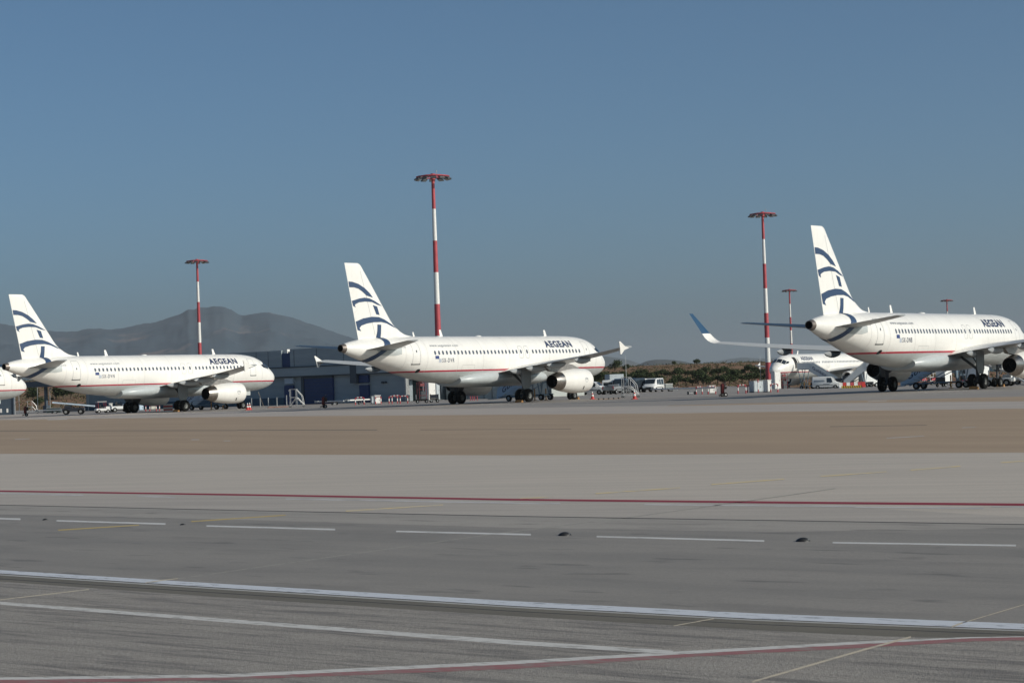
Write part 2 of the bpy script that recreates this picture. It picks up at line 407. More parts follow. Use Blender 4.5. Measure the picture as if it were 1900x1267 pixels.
def curve_x(f0, pts):                                 # offset polyline
    return [(x, y + f0) for x, y in pts]
EL = [(-60, 1055), (0, 1059), (400, 1084), (950, 1117), (1400, 1140), (1900, 1159.5), (1980, 1162)]
EB = [(-60, 1061.5), (0, 1065.5), (400, 1091.5), (950, 1126), (1400, 1150.5), (1900, 1170.5), (1980, 1173)]
strip('gutter', curve_x(.5, EB), [(-60, 1076), (0, 1080), (400, 1109), (950, 1145), (1400, 1171), (1640, 1183), (1980, 1190)], .0093, g_olive)
strip('kerb_line', curve_x(1.2, EB), curve_x(3.4, EB), .0096, m_kerb)
strip('gutter_joint', curve_x(9.2, EB), curve_x(10.6, EB), .0096, m_joint)
strip('edge_line', EL, EB, .0096, w_edge)
strip('paint_edge_dark_line', curve_x(-.2, EB), curve_x(1.2, EB), .0096, m_joint)  # thin dark line along the lower border of the edge line
strip('white_line', [(-60, 1113), (0, 1118), (400, 1148.5), (950, 1190), (1250, 1209.5)], [(-60, 1118.5), (0, 1123.5), (400, 1155), (950, 1198), (1245, 1216)], .0096, w_near)
LR = [(-60, 1261), (0, 1259.5), (420, 1253.5), (950, 1229), (1280, 1210), (1590, 1193), (1800, 1184.5), (1980, 1182)]
LM = [(-60, 1266), (0, 1264), (420, 1259.5), (950, 1235), (1280, 1215.5), (1590, 1198), (1800, 1186.5), (1980, 1183)]
LL = [(-60, 1272), (0, 1271), (420, 1264.5), (950, 1244), (1280, 1221.5), (1590, 1205), (1800, 1192.8), (1980, 1189)]
strip('faded_white_line', LR, LM, .0099, w_near)
strip('faded_red_line', LM, LL, .0099, w_redn)
RL = [(-80, 909), (0, 910.3), (475, 917.5), (950, 926), (1425, 931), (1900, 935), (2000, 936)]
strip('red_line', RL, [(x, y + 2.6 + 1.6 * max(0, x) / 1900) for x, y in RL], .0085, w_red)
def seg(name, a, b, w0, w1, z, mat, n=2):
    ps = [(a[0] + (b[0] - a[0]) * i / n, a[1] + (b[1] - a[1]) * i / n) for i in range(n + 1)]
    strip(name, [(p[0], p[1] - (w0 + (w1 - w0) * i / n) / 2) for i, p in enumerate(ps)], [(p[0], p[1] + (w0 + (w1 - w0) * i / n) / 2) for i, p in enumerate(ps)], z, mat)
for a, b in (((-160, 958), (38, 964)), ((105, 966.8), (307, 973)), ((383, 976.6), (622, 983.4)), ((735, 986.8), (985, 993)), ((1107, 996.6), (1418, 1004.8)), ((1545, 1008), (1885, 1013.5))):
    seg('dash_line', a, b, 2.6, 3.0, .0086, w_dash)
for a, b in (((0, 915.8), (155, 919.5)), ((255, 921), (325, 923.4)), ((530, 926.4), (955, 934)), ((955, 934.5), (1040, 935.2)), ((1195, 937), (1400, 938.8)), ((1400, 939), (1585, 940.5)), ((1585, 942), (1825, 943.8)), ((1840, 941), (1960, 942))):
    seg('faded_line', a, b, 2.0, 2.4, .0085, w_ghost)
for a, b in (((108, 984.5), (258, 975)), ((355, 968.5), (530, 956.5)), ((642, 949), (822, 937.5)), ((965, 925.5), (1027, 922.5)), ((1105, 916.5), (1262, 905.5)), ((1320, 899.5), (1455, 889.5)), ((1522, 884.5), (1645, 876)), ((1690, 873), (1782, 865.5)), ((1857, 859), (1960, 851.5))):
    seg('yellow_dash', a, b, 1.9, 1.7, .0087, w_yel2 if a[0] < 400 else w_yel)
strip('pavement_joint', [(-60, 936.2), (0, 937), (950, 958), (1900, 973.4), (1980, 974)], [(-60, 937.4), (0, 938.2), (950, 959.4), (1900, 975), (1980, 975.6)], .0085, m_joint)
def pline(name, pts, w, z, mat):
    strip(name, [(x, y - w / 2) for x, y in pts], [(x, y + w / 2) for x, y in pts], z, mat)
pline('sealed_joint', [(330, 1075), (600, 1036.5), (915, 992), (1160, 962), (1340, 937), (1550, 907)], 1.1, .0085, m_seam2)
pline('sealed_joint', [(270, 1083), (300, 1078.5), (330, 1075)], 1.6, .0102, m_seam)
pline('sealed_joint', [(0, 1114.5), (90, 1104), (165, 1095)], 1.5, .0096, m_seam)
pline('sealed_joint', [(1250, 1163.5), (1325, 1150)], 1.5, .0102, m_seam)
pline('sealed_joint', [(1396, 1268), (1500, 1238), (1600, 1209), (1690, 1184.5)], 3.4, .0102, m_seam)
pline('sealed_joint', [(1766, 1165.5), (1786, 1158)], 3.0, .0102, m_seam)
pline('sealed_joint', [(1786, 1158), (1900, 1124)], 1.4, .0096, m_seam)
for a, b, w in (((0, 799.5), (440, 798.6), 1.0), ((440, 798), (700, 797.8), 1.1), ((780, 797.6), (1060, 796), .8), ((1540, 791.5), (1720, 789), .9)):
    seg('shoulder_joint', a, b, w, w, .005, nmat('sand_joint', (.13, .115, .09), .9))
for a, b in (((28, 815), (55, 814)), ((355, 815.7), (370, 815.5)), ((415, 818), (428, 817.8)), ((1645, 813), (1715, 809)), ((1785, 793.5), (1810, 792.6)), ((88, 778.6), (125, 777.6)), ((1610, 745), (1645, 743.5))):
    seg('pale_scuff', a, b, 1.0, .8, .005, w_ghost)

# raised road studs beside the dashes
def stud(u, v, label, s=1.0):
    s *= .52
    p = G(u, v)
    t = thing('taxiway_stud', label, 'road stud', (p.x, p.y, .008), RND.uniform(-.3, .3), 'raised studs along the dashed line')
    m = MB(); m.lathe([(.0, .125 * s), (.02 * s, .118 * s), (.045 * s, .085 * s), (.062 * s, .04 * s), (.066 * s, .001)], ax=(0, 0, 1), n=20)
    m.lathe([(0.0, .001), (0.0, .125 * s)], ax=(0, 0, 1), n=20)
    part('housing', m, M['black'], t, True)
    m = MB(); m.box((.075 * s, -.05 * s, .028 * s), (.04 * s, .05 * s, .016 * s)); part('lens', m, M['galv'], t)
stud(1048, 994.5, 'black domed stud in the gap after the fourth white dash of the taxiway')
stud(1490, 1005.5, 'black domed stud on taxiway just before the last white dash')
stud(84, 965.6, 'tiny dark stud in the gap before the shortest white dash on the taxiway', .55)
stud(339, 974.8, 'tiny dark stud in the gap under the second yellow dash', .5)

# ------------------------------------------------------------------ hills and mountains
def hillmat(name, cols, scale, thr=(.45, .55), rock=None):
    m = bpy.data.materials.new(name); m.use_nodes = True; t = m.node_tree; L = t.links.new
    b = t.nodes['Principled BSDF']; b.inputs['Roughness'].default_value = .95; b.inputs['Specular IOR Level'].default_value = .1
    tc = t.nodes.new('ShaderNodeTexCoord')
    def noi(s, d=8, sc=(1, 1, 1)):
        mp = t.nodes.new('ShaderNodeMapping'); mp.inputs['Scale'].default_value = sc; L(tc.outputs['Object'], mp.inputs[0])
        n = t.nodes.new('ShaderNodeTexNoise'); n.inputs['Scale'].default_value = s; n.inputs['Detail'].default_value = d; n.inputs['Roughness'].default_value = .65
        L(mp.outputs[0], n.inputs['Vector']); return n
    def mix(f, lo, hi, a, c):
        q = t.nodes.new('ShaderNodeMapRange'); L(f, q.inputs[0]); q.inputs[1].default_value = lo; q.inputs[2].default_value = hi
        x = t.nodes.new('ShaderNodeMix'); x.data_type = 'RGBA'; L(q.outputs[0], x.inputs[0])
        for i, k in ((6, a), (7, c)):
            if isinstance(k, tuple): x.inputs[i].default_value = k + (1,)
            else: L(k, x.inputs[i])
        return x.outputs[2]
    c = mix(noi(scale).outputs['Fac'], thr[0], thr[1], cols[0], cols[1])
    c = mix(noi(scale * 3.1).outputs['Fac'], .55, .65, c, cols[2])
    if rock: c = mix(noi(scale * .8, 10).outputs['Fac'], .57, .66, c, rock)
    L(c, b.inputs['Base Color']); return m

def profile_ridge(name, D, prof, mat, depth, zb=-5, seedv=0.0, amp=.0, base_px=None):
    """range whose skyline follows the given picture profile, standing at distance D with real depth"""
    mb = MB(); us = []; u = prof[0][0]
    while u <= prof[-1][0]: us.append(u); u += 3
    rows = [-1.0 + .04 * i for i in range(25)] + [0, .1, .25, .5, .8, 1.0]
    vs = []; fs = []
    for r in rows:
        for u in us:
            v = interp(prof, u)[0]
            top = PX(u, v, D).z
            Y = D + r * depth; x = PX(u, HZ(u), D).x * (Y / D)
            n1 = noise.fractal(Vector((x * 5 / depth, Y * 5 / depth, seedv)), .8, 2.0, 5)
            n2 = abs(noise.noise(Vector((x * 9 / depth, Y * 3 / depth, seedv + 4))))
            k = max(0, 1 - abs(r) ** 1.15)
            n3 = noise.fractal(Vector((x * 30 / depth, Y * 30 / depth, seedv)), .7, 2.0, 4)
            n4 = noise.fractal(Vector((x * 110 / depth, Y * 110 / depth, seedv + 2)), .8, 2.0, 3)
            if abs(r) < .001: z = top * (1 + .006 * n1 + .008 * n3 + .006 * n4)
            else: z = zb + (top * (Y / D if r < 0 else 1) - zb) * k * (1 + (.20 * n1 - .30 * n2 + .03 * n3) * min(1, abs(r) * 5))
            if r < 0: z = min(z, (top - CH) * (Y / D) * .985 + CH)
            vs.append((x, Y, z))
    n = len(us)
    for j in range(len(rows) - 1):
        for i in range(n - 1): fs.append((j * n + i, j * n + i + 1, (j + 1) * n + i + 1, (j + 1) * n + i))
    mb.add(vs, fs); o = link(name, mb.mesh(name, mat, True, 80)); tag(o, kind='structure'); return o

mt = hillmat('mountain_scrub_hazed', ((.040, .066, .090), (.062, .083, .102), (.032, .054, .076)), .0030, (.38, .62), rock=(.19, .15, .14))  # scrub and rock colours, scrub pushed bluer to paint in distance haze
mt2 = hillmat('far_hill_scrub', ((.05, .058, .05), (.075, .07, .062), (.038, .046, .04)), .003)
MP = [(-700, 660), (-400, 640), (-200, 618), (-60, 590), (0, 599), (31, 604), (97, 613.5), (139, 614.7), (174, 609.5), (208, 611), (260, 602.5), (295, 596.5), (330, 585.5), (345, 579.5), (356, 573.5), (364, 574), (374, 570.5), (390, 570), (404, 567.5), (418, 568.5), (434, 575), (455, 585.3), (476, 582), (497, 580.3), (515, 582), (538, 587), (573, 598), (608, 610), (643, 622.5), (690, 636), (760, 650), (850, 668), (980, 690), (1120, 712)]
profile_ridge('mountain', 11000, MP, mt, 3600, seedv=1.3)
profile_ridge('far_hills', 15000, [(1000, 715), (1060, 690), (1100, 668), (1121, 661), (1146, 664), (1165, 667), (1187, 674), (1230, 684), (1300, 705)], mt2, 2500, seedv=7.1)
profile_ridge('low_hill', 8000, [(1120, 712), (1150, 694), (1187, 676), (1203, 669.5), (1221, 667), (1250, 668), (1269, 670.5), (1290, 676), (1330, 690), (1400, 705)], mt2, 1200, seedv=3.1)
profile_ridge('far_hills', 17000, [(1200, 706), (1240, 690), (1297, 674), (1335, 669.6), (1358, 665.5), (1383, 663), (1401, 664.5), (1420, 665), (1480, 662), (1560, 668), (1700, 672), (1850, 668), (2000, 678), (2300, 690), (2500, 700)], mt2, 3000, seedv=9.4)

scrubm = hillmat('scrub_land', ((.23, .135, .085), (.12, .095, .05), (.19, .085, .055)), .035, (.42, .58), rock=(.36, .15, .09))
def hz(x, y):                                        # height of the scrub-covered rise
    b = .5 * noise.noise(Vector((x * .01, y * .012, 2)))
    t = [(380, -.9), (430, .3), (520, 1.9), (620, 4.3), (750, 6.9 + b), (900, 7.6 + b), (1300, 8.5), (2200, -1.5)]
    z = interp([(a, b2) for a, b2 in t], y)[0]
    left = sstep(-.13, -.17, x / y) if x < 0 else 0
    z += sstep(.0, 1.0, min(1, max(0, (-x / y - .13) / .05))) * sstep(380, 620, y) * 2.0
    return z + .35 * noise.noise(Vector((x * .04, y * .04, 0))) * sstep(400, 520, y)
mb = MB(); vs = []; fs = []
ys = [372 + 9 * i for i in range(60)] + [930 + 60 * i for i in range(22)]
us = [-.62 + .012 * i for i in range(104)]
for y in ys:
    for a in us: vs.append((a * y, y, hz(a * y, y)))
nu = len(us)
for j in range(len(ys) - 1):
    for i in range(nu - 1): fs.append((j * nu + i, j * nu + i + 1, (j + 1) * nu + i + 1, (j + 1) * nu + i))
mb.add(vs, fs); o = link('scrub_hill', mb.mesh('scrub_hill', scrubm, True, 80)); tag(o, kind='structure')

leafm = hillmat('olive_foliage', ((.052, .068, .030), (.035, .048, .022), (.075, .085, .042)), 1.2)
leafd = hillmat('dry_scrub_leaves', ((.10, .085, .045), (.055, .062, .028), (.15, .11, .06)), .08)
def blobs(mb, c, r, n, s, rnd, flat=.75):
    for _ in range(n):
        while True:
            p = Vector((rnd.uniform(-1, 1), rnd.uniform(-1, 1), rnd.uniform(-1, 1)))
            if .25 < p.length < 1: break
        q = Vector(c) + Vector((p.x * r, p.y * r, p.z * r * flat))
        a = Vector((rnd.gauss(0, 1), rnd.gauss(0, 1), rnd.gauss(0, 1))).normalized(); b = a.orthogonal().normalized(); k = s * rnd.uniform(.6, 1.4)
        c2 = a.cross(b)
        mb.add([q - b * k, q + c2 * k * .6, q + b * k, q - c2 * k * .6], [(0, 1, 2, 3)])
trees = []
for kx in range(5):
    rt = thing('olive_tree', 'x', 'tree', (0, -500, 0)); rr = random.Random(50 + kx)
    m = MB()
    for j in range(rr.randint(4, 6)):
        a = rr.uniform(0, 2 * pi); d = rr.uniform(.2, 1.0)
        blobs(m, (cos(a) * d, sin(a) * d, 1.45 + rr.uniform(-.35, .5)), rr.uniform(.65, .95), 150, .15, rr)
    part('crown', m, leafm, rt)
    m = MB(); m.tube([(0, 0, -.3), (.05, 0, .5), (-.05, .05, 1.0)], .12, 6); m.tube([(-.05, .05, .9), (.4, .1, 1.5)], .06, 5); m.tube([(-.05, .05, .9), (-.4, -.2, 1.6)], .06, 5)
    part('trunk', m, M['bark'], rt); trees.append(index_tree(rt))
used = [False] * 5
TG = 'dark bushy trees in rows on the scrub hill'
def place_tree(u, D, s, label, i):
    x = PX(u, HZ(u), D).x; loc = (x, D, hz(x, D) - .1); sc = (s, s, s * RND.uniform(.8, 1.05)); k = i % 5
    if not used[k]:
        o = trees[k][0]; o.location = loc; o.rotation_euler = (0, 0, RND.uniform(0, 6)); used[k] = True; o.scale = sc; o['label'] = label
    else: o = dup(trees[k], loc, RND.uniform(0, 6), label, sc)
    o['group'] = TG
i = 0; rt_ = random.Random(5)
u = 1110
while u < 1430:                                      # upper row
    place_tree(u, 525 + rt_.uniform(-12, 12), rt_.uniform(.75, 1.15), 'dark green bushy tree in the upper row across the scrub hill', i); i += 1; u += rt_.uniform(9, 15)
u = 1245
while u < 1425:                                      # lower row
    place_tree(u, 432 + rt_.uniform(-8, 8), rt_.uniform(.8, 1.15), 'dark green bushy tree in the lower row just behind the apron', i); i += 1; u += rt_.uniform(10, 15)
for u, D, s in ((1105, 460, 1.2), (1118, 455, 1.3), (1131, 470, 1.1), (1150, 465, 1.0), (1160, 462, 1.1), (1176, 470, 1.2), (1190, 468, 1.0), (1205, 470, 1.1), (1222, 472, 1.0)):
    place_tree(u, D, s, 'dark green bushy tree low on the hill behind the parked vans', i); i += 1
place_tree(1142, 640, 1.35, 'round dark tree alone on the hill crest beyond the centre airliner nose', i); i += 1
place_tree(1160, 640, 1.0, 'smaller dark tree on the hill crest next to the round one', i); i += 1
place_tree(1252, 700, .8, 'small dark bush on the crest in front of the low blue hill', i); i += 1
place_tree(1294, 700, 1.1, 'squat dark tree on the hill crest at the foot of the low blue hill', i); i += 1
for u, D, s in ((62, 470, 1.3), (104, 480, 1.5), (118, 480, 1.6), (132, 476, 1.4), (146, 482, 1.3), (60, 520, 1.2), (74, 430, 1.0)):
    place_tree(u, D, s, 'dark bushy tree on the brown slope seen under an airliner tail', i); i += 1
# ground-cover scrub
m = MB(); rs = random.Random(21)
for _ in range(4200):
    y = rs.uniform(400, 800) ; a = rs.uniform(-.30, .28); x = a * y
    blobs(m, (x, y, hz(x, y) + .15), rs.uniform(.4, 1.1) * (1 + y / 1500), 13, .21, rs, .45)
tag(link('scrub_undergrowth', m.mesh('scrub', leafd)), 'dry brown and green scrub covering the low hill', 'scrub', kind='stuff')
#@@NEXT
# haze: one even box of air round everything
hm = bpy.data.materials.new('haze'); hm.use_nodes = True; ht = hm.node_tree; ht.nodes.clear()
ho = ht.nodes.new('ShaderNodeOutputMaterial'); hv = ht.nodes.new('ShaderNodeVolumePrincipled')
hv.inputs['Color'].default_value = (.43, .48, .53, 1); hv.inputs['Density'].default_value = 6.0e-5; hv.inputs['Anisotropy'].default_value = 0.1
ht.links.new(hv.outputs[0], ho.inputs['Volume'])
mb = MB(); mb.box((0, 9000, 325), (70000, 60000, 660)); tag(link('haze', mb.mesh('haze', hm)), 'thin blue-grey haze filling the air over the airfield', 'haze', kind='stuff')

# ------------------------------------------------------------------ airliners (local frame: x aft from the nose tip, y starboard, z up)
FUS = [  # x, top, bottom, half width, z of widest point factor
    (0, 3.30, 3.22, .04), (.06, 3.52, 3.02, .26), (.2, 3.74, 2.84, .46), (.45, 3.99, 2.63, .70), (.8, 4.24, 2.45, .93), (1.2, 4.50, 2.29, 1.13), (1.7, 4.84, 2.15, 1.32),
    (2.2, 5.15, 2.05, 1.48), (2.8, 5.43, 1.96, 1.62), (3.5, 5.66, 1.90, 1.75), (4.3, 5.81, 1.86, 1.86), (5.2, 5.90, 1.84, 1.93), (6.2, 5.95, 1.83, 1.97), (8, 5.97, 1.83, 1.975),
    (23, 5.97, 1.83, 1.975), (25, 5.97, 1.90, 1.97), (27, 5.97, 2.08, 1.94), (29, 5.96, 2.42, 1.86), (31, 5.94, 2.90, 1.68), (33, 5.89, 3.43, 1.38), (35, 5.77, 3.96, .95), (36.4, 5.57, 4.35, .60), (37.2, 5.40, 4.62, .38)]
def fus(x):
    t, b, w = interp(FUS, x); return (t + b) / 2, (t - b) / 2, w
def fy(x, z, off=0.0):                                # point on the side of the fuselage
    zc, hh, w = fus(x); q = (z - zc) / hh
    q = max(-.999, min(.999, q)); y = w * sqrt(1 - q * q)
    n = Vector((0, y / (w * w), (z - zc) / (hh * hh))).normalized()
    return Vector((x, y, z)) + n * off
def clip_grid(poly_faces, verts, steps):
    bm = bmesh.new(); vv = [bm.verts.new((x, 0, z)) for x, z in verts]
    for f in poly_faces:
        try: bm.faces.new([vv[i] for i in f])
        except ValueError: pass
    xs = [v.co.x for v in bm.verts]; zs = [v.co.z for v in bm.verts]
    for ax, lo, hi, st in ((0, min(xs), max(xs), steps[0]), (2, min(zs), max(zs), steps[1])):
        k = math.floor(lo / st) + 1
        while k * st < hi:
            co = [0, 0, 0]; no = [0, 0, 0]; co[ax] = k * st; no[ax] = 1
            bmesh.ops.bisect_plane(bm, geom=bm.verts[:] + bm.edges[:] + bm.faces[:], plane_co=co, plane_no=no); k += 1
    return bm
def bm2me(bm, name, mat):
    me = bpy.data.meshes.new(name); bm.to_mesh(me); bm.free(); me.materials.append(mat); return me
def decal(name, polys, mat, side=1, off=.012, steps=(.5, .12), fn=None):
    """flat outlines in side view (x aft, z up) laid onto the fuselage skin"""
    verts = []; fs = []
    for p in polys:
        o = len(verts); verts += p; fs.append(tuple(range(o, o + len(p))))
    bm = clip_grid(fs, verts, steps)
    for v in bm.verts:
        p = (fn or fy)(v.co.x, v.co.z, off); v.co = (p.x, p.y * side, p.z)
    bmesh.ops.recalc_face_normals(bm, faces=bm.faces)
    for f in bm.faces:
        if f.normal.y * side < 0: f.normal_flip()
        f.smooth = True
    return bm2me(bm, name, mat)
def rrect(x0, x1, z0, z1, r, n=4):
    pts = []
    for cx, cz, a0 in ((x1 - r, z1 - r, 0), (x0 + r, z1 - r, 90), (x0 + r, z0 + r, 180), (x1 - r, z0 + r, 270)):
        for k in range(n + 1):
            a = radians(a0 + 90 * k / n); pts.append((cx + r * cos(a), cz + r * sin(a)))
    return pts
def ring(x0, x1, z0, z1, r, w):
    a = rrect(x0, x1, z0, z1, r, 3); b = rrect(x0 + w, x1 - w, z0 + w, z1 - w, max(.02, r - w), 3); n = len(a)
    return [[a[i], a[(i + 1) % n], b[(i + 1) % n], b[i]] for i in range(n)]
def text_polys(txt, size, bold=0.0, sx=1.0, sp=1.12):
    cu = bpy.data.curves.new('t', 'FONT'); cu.body = txt; cu.size = size; cu.offset = bold; cu.space_character = sp; cu.resolution_u = 3
    ob = bpy.data.objects.new('t', cu); COL.objects.link(ob)
    dg = bpy.context.evaluated_depsgraph_get(); me = bpy.data.meshes.new_from_object(ob.evaluated_get(dg))
    vs = [(v.co.x * sx, v.co.y) for v in me.vertices]; fs = [tuple(p.vertices) for p in me.polygons]
    bpy.data.objects.remove(ob); bpy.data.curves.remove(cu); bpy.data.meshes.remove(me)
    return vs, fs
def text_decal(name, txt, x0, x1, z0, h, mat, side, bold=0.0, off=.012):
    """writing that reads forward on the given side between stations x0 (aft) and x1 (fore)"""
    vs, fs = text_polys(txt, 1.0, bold, 1.0, 1.12 if len(txt) > 8 or txt.isalpha() else 1.35)
    mx = max(v[0] for v in vs); mn = min(v[0] for v in vs); my = max(v[1] for v in vs); mny = 0
    L0 = abs(x0 - x1)
    if side > 0: f = lambda v: (x0 - (v[0] - mn) / (mx - mn) * L0, z0 + v[1] / my * h)      # nose to the reader's right
    else: f = lambda v: (x1 + (v[0] - mn) / (mx - mn) * L0, z0 + v[1] / my * h)
    bm = clip_grid(fs, [f(v) for v in vs], (.5, .12))
    for v in bm.verts:
        p = fy(v.co.x, v.co.z, off); v.co = (p.x, p.y * side, p.z)
    bmesh.ops.recalc_face_normals(bm, faces=bm.faces)
    for f2 in bm.faces:
        if f2.normal.y * side < 0: f2.normal_flip()
        f2.smooth = True
    return bm2me(bm, name, mat)

CM = {}
def cached(key, fn):
    if key not in CM: CM[key] = fn()
    return CM[key]

def fuselage_mesh():
    xs = [0, .03, .08, .15, .25, .38, .55] + [.75 + .25 * i for i in range(24)] + [7 + 1.0 * i for i in range(16)] + [23 + .35 * i for i in range(41)]
    xs = [x for x in xs if x < 37.15] + [37.2]; N = 72; rings = []
    for x in xs:
        zc, hh, w = fus(x)
        rings.append([(x, w * sin(2 * pi * k / N), zc + hh * cos(2 * pi * k / N)) for k in range(N)])
    m = MB(); m.loft(rings, caps=False); m.add(rings[0], [tuple(range(N))])
    me = m.mesh('fuselage', [M['white'], M['belly'], M['redline'], M['navy']])
    bm = bmesh.new(); bm.from_mesh(me)
    for z in (2.875, 3.01):
        bmesh.ops.bisect_plane(bm, geom=bm.verts[:] + bm.edges[:] + bm.faces[:], plane_co=(0, 0, z), plane_no=(0, 0, 1))
    # navy sash round the tail: curves of station against height
    def sash(z): return 33.15 - .42 * sin(min(1, max(0, (5.95 - z) / 1.2)) * pi) * 1.3 + 0 if z > 4.75 else 33.15 + (4.75 - z) * 1.35
    for f in bm.faces:
        c = f.calc_center_median(); f.smooth = True
        f.material_index = 1 if c.z < 2.875 else (2 if c.z < 3.01 and c.x < 33.5 else 0)
    bm.to_mesh(me); bm.free(); me.update(); return me

def sash_mesh(side):                                  # navy band running from fin foot round under the tail
    # left and right limits of the band in side view, from the top of the fuselage to the belly
    rows = [(5.86, 33.30, 32.72), (5.70, 33.25, 32.62), (5.5, 33.25, 32.60), (5.25, 33.40, 32.72), (5.0, 33.65, 32.95), (4.75, 33.95, 33.3), (4.5, 34.35, 33.68), (4.3, 34.75, 34.0), (4.15, 35.0, 34.2), (4.03, 35.15, 34.36), (3.93, 35.1, 34.5), (3.8, 34.95, 34.55)]
    R2 = []
    for a, b in zip(rows, rows[1:]): R2 += [tuple(a[q] + (b[q] - a[q]) * k / 5 for q in range(3)) for k in range(5)]
    rows = R2 + [rows[-1]]; vs = []; n = 6
    for z, xa, xb in rows:
        for i in range(n + 1):
            x = xa + (xb - xa) * i / n; zc, hh, w = fus(x); zz = max(zc - hh * .998, min(zc + hh * .995, z)); p = fy(x, zz, .02)
            vs.append((p.x, p.y * side, p.z))
    fs = [(j * (n + 1) + i, j * (n + 1) + i + 1, (j + 1) * (n + 1) + i + 1, (j + 1) * (n + 1) + i) for j in range(len(rows) - 1) for i in range(n)]
    m = MB(); m.add(vs, fs); return m.mesh('sash', M['navy'], True, 80)

def airfoil(xl, xt, t, n=14):
    pts = []; c = xt - xl
    for i in range(n + 1):
        q = .5 * (1 - cos(pi * i / n)); pts.append((xl + c * q, t * c * 5 * (.2969 * sqrt(q) - .126 * q - .3516 * q * q + .2843 * q ** 3 - .1015 * q ** 4) * 1.15))
    for i in range(n - 1, 0, -1):
        q = .5 * (1 - cos(pi * i / n)); pts.append((xl + c * q, -t * c * 5 * (.2969 * sqrt(q) - .126 * q - .3516 * q * q + .2843 * q ** 3 - .1015 * q ** 4) * .8))
    return pts
WS = [(1.4, 11.9, 18.95, 2.66, .145), (3.4, 12.95, 18.9, 2.95, .135), (6.4, 14.5, 18.85, 3.28, .12), (9.5, 16.1, 19.75, 3.52, .112), (13.0, 17.95, 20.75, 3.86, .108), (16.95, 20.05, 21.85, 4.33, .10)]
def wing_mesh(side):
    m = MB(); rings = []
    for i in range(33):
        y = 1.4 + (16.95 - 1.4) * i / 32; xl, xt, zc, t = interp(WS, y)
        rings.append([(x, y * side, zc - .10 * max(0, 1 - (y - 1.4) / 8) + z + (x - xt) * -.035) for x, z in airfoil(xl, xt, t)])
    m.loft(rings); me = m.mesh('wing', [M['wing'], M['white'], M['wingtop']], True, 50)
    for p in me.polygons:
        if p.normal.z > .02: p.material_index = 1 if abs(p.center.y) < 6.2 else 2  # upper faces take lighter paint; undersides keep the shade-darkened grey
    return me
def fence_mesh(side):                                 # arrow-shaped wing tip fence
    m = MB(); P2 = [(20.55, 4.30), (21.2, 4.46), (21.93, 4.86), (22.08, 4.84), (21.90, 4.34), (21.80, 3.80), (21.64, 3.77), (21.25, 4.12)]
    n = len(P2); vs = [(x, side * (16.97 + (z - 4.3) * .10) - .035, z) for x, z in P2] + [(x, side * (16.97 + (z - 4.3) * .10) + .035, z) for x, z in P2]
    m.add(vs, [tuple(range(n)), tuple(reversed(range(n, 2 * n)))] + [(i, (i + 1) % n, (i + 1) % n + n, i + n) for i in range(n)])
    return m.mesh('tip_fence', M['white'])
def sharklet_mesh(side, which):
    m = MB(); rings = []
    path = [(16.95, 4.33, 20.05, 21.85), (17.25, 4.42, 20.2, 21.92), (17.5, 4.58, 20.4, 22.0), (17.68, 4.80, 20.62, 22.1), (17.82, 5.15, 21.0, 22.3), (17.98, 5.7, 21.65, 22.65), (18.14, 6.3, 22.35, 23.1), (18.24, 6.78, 22.95, 23.5)]
    seg_ = path[:5] if which == 0 else path[4:]
    for i, (y, z, xl, xt) in enumerate(seg_):
        j = path.index((y, z, xl, xt)); a = path[max(j - 1, 0)]; b = path[min(j + 1, len(path) - 1)]
        d = Vector((b[0] - a[0], b[1] - a[1])).normalized(); nrm = Vector((-d.y, d.x))
        rings.append([(x, side * (y + nrm.x * q), z + nrm.y * q) for x, q in airfoil(xl, xt, .075, 8)])
    m.loft(rings); return m.mesh('sharklet', M['white'] if which == 0 else M['blue'], True, 50)
def flap_fairing_mesh(y, side):
    xl, xt, zc, t = interp(WS, y); L0 = 3.3 if y < 7 else (2.9 if y < 10 else 2.5); xs = xt - L0 * .72; m = MB(); rings = []
    for k in range(11):
        q = k / 10; r = (4 * q * (1 - q)) ** .5 if q < .5 else (1 - ((q - .5) / .5) ** 1.7) ** .6 if q < 1 else 0
        r = max(r, .03); x = xs + L0 * q; z0 = zc - .13 - .10 * q
        rings.append([(x, side * y + .20 * r * sin(a), z0 + .29 * r * cos(a) - .12 * r) for a in [2 * pi * i / 12 for i in range(12)]])
    m.loft(rings); return m.mesh('flap_fairing', M['wing'], True, 60)
TS = [(.35, 31.4, 35.2, 4.78, .10), (6.22, 35.05, 36.45, 5.42, .09)]
def tailplane_mesh(side):
    m = MB(); rings = []
    for i in range(9):
        y = .35 + (6.22 - .35) * i / 8; f = i / 8; xl = 31.4 + f * 3.65; xt = 35.2 + f * 1.25; zc = 4.80 + f * .62
        rings.append([(x, y * side, zc + z) for x, z in airfoil(xl, xt, .095, 10)])
    m.loft(rings); return m.mesh('tailplane', M['wing'], True, 50)
def fin_le(z):
    return interp([(5.75, 27.9), (5.96, 28.3), (6.05, 28.9), (6.17, 29.45), (6.5, 30.15), (7.0, 30.9), (8.0, 31.72), (8.9, 32.42), (11.6, 34.55), (11.95, 34.85), (12.06, 35.1)], z)[0]
def fin_te(z): return 35.32 + (z - 5.6) * (36.78 - 35.32) / (12.06 - 5.6)
def fin_half(x, z):
    a, b = fin_le(z), fin_te(z); c = b - a; q = min(1, max(0, (x - a) / c)); ce = min(c, 5.5); t = .115 * ce
    return t * 5 * (.2969 * sqrt(q) - .126 * q - .3516 * q * q + .2843 * q ** 3 - .1036 * q ** 4) * .9
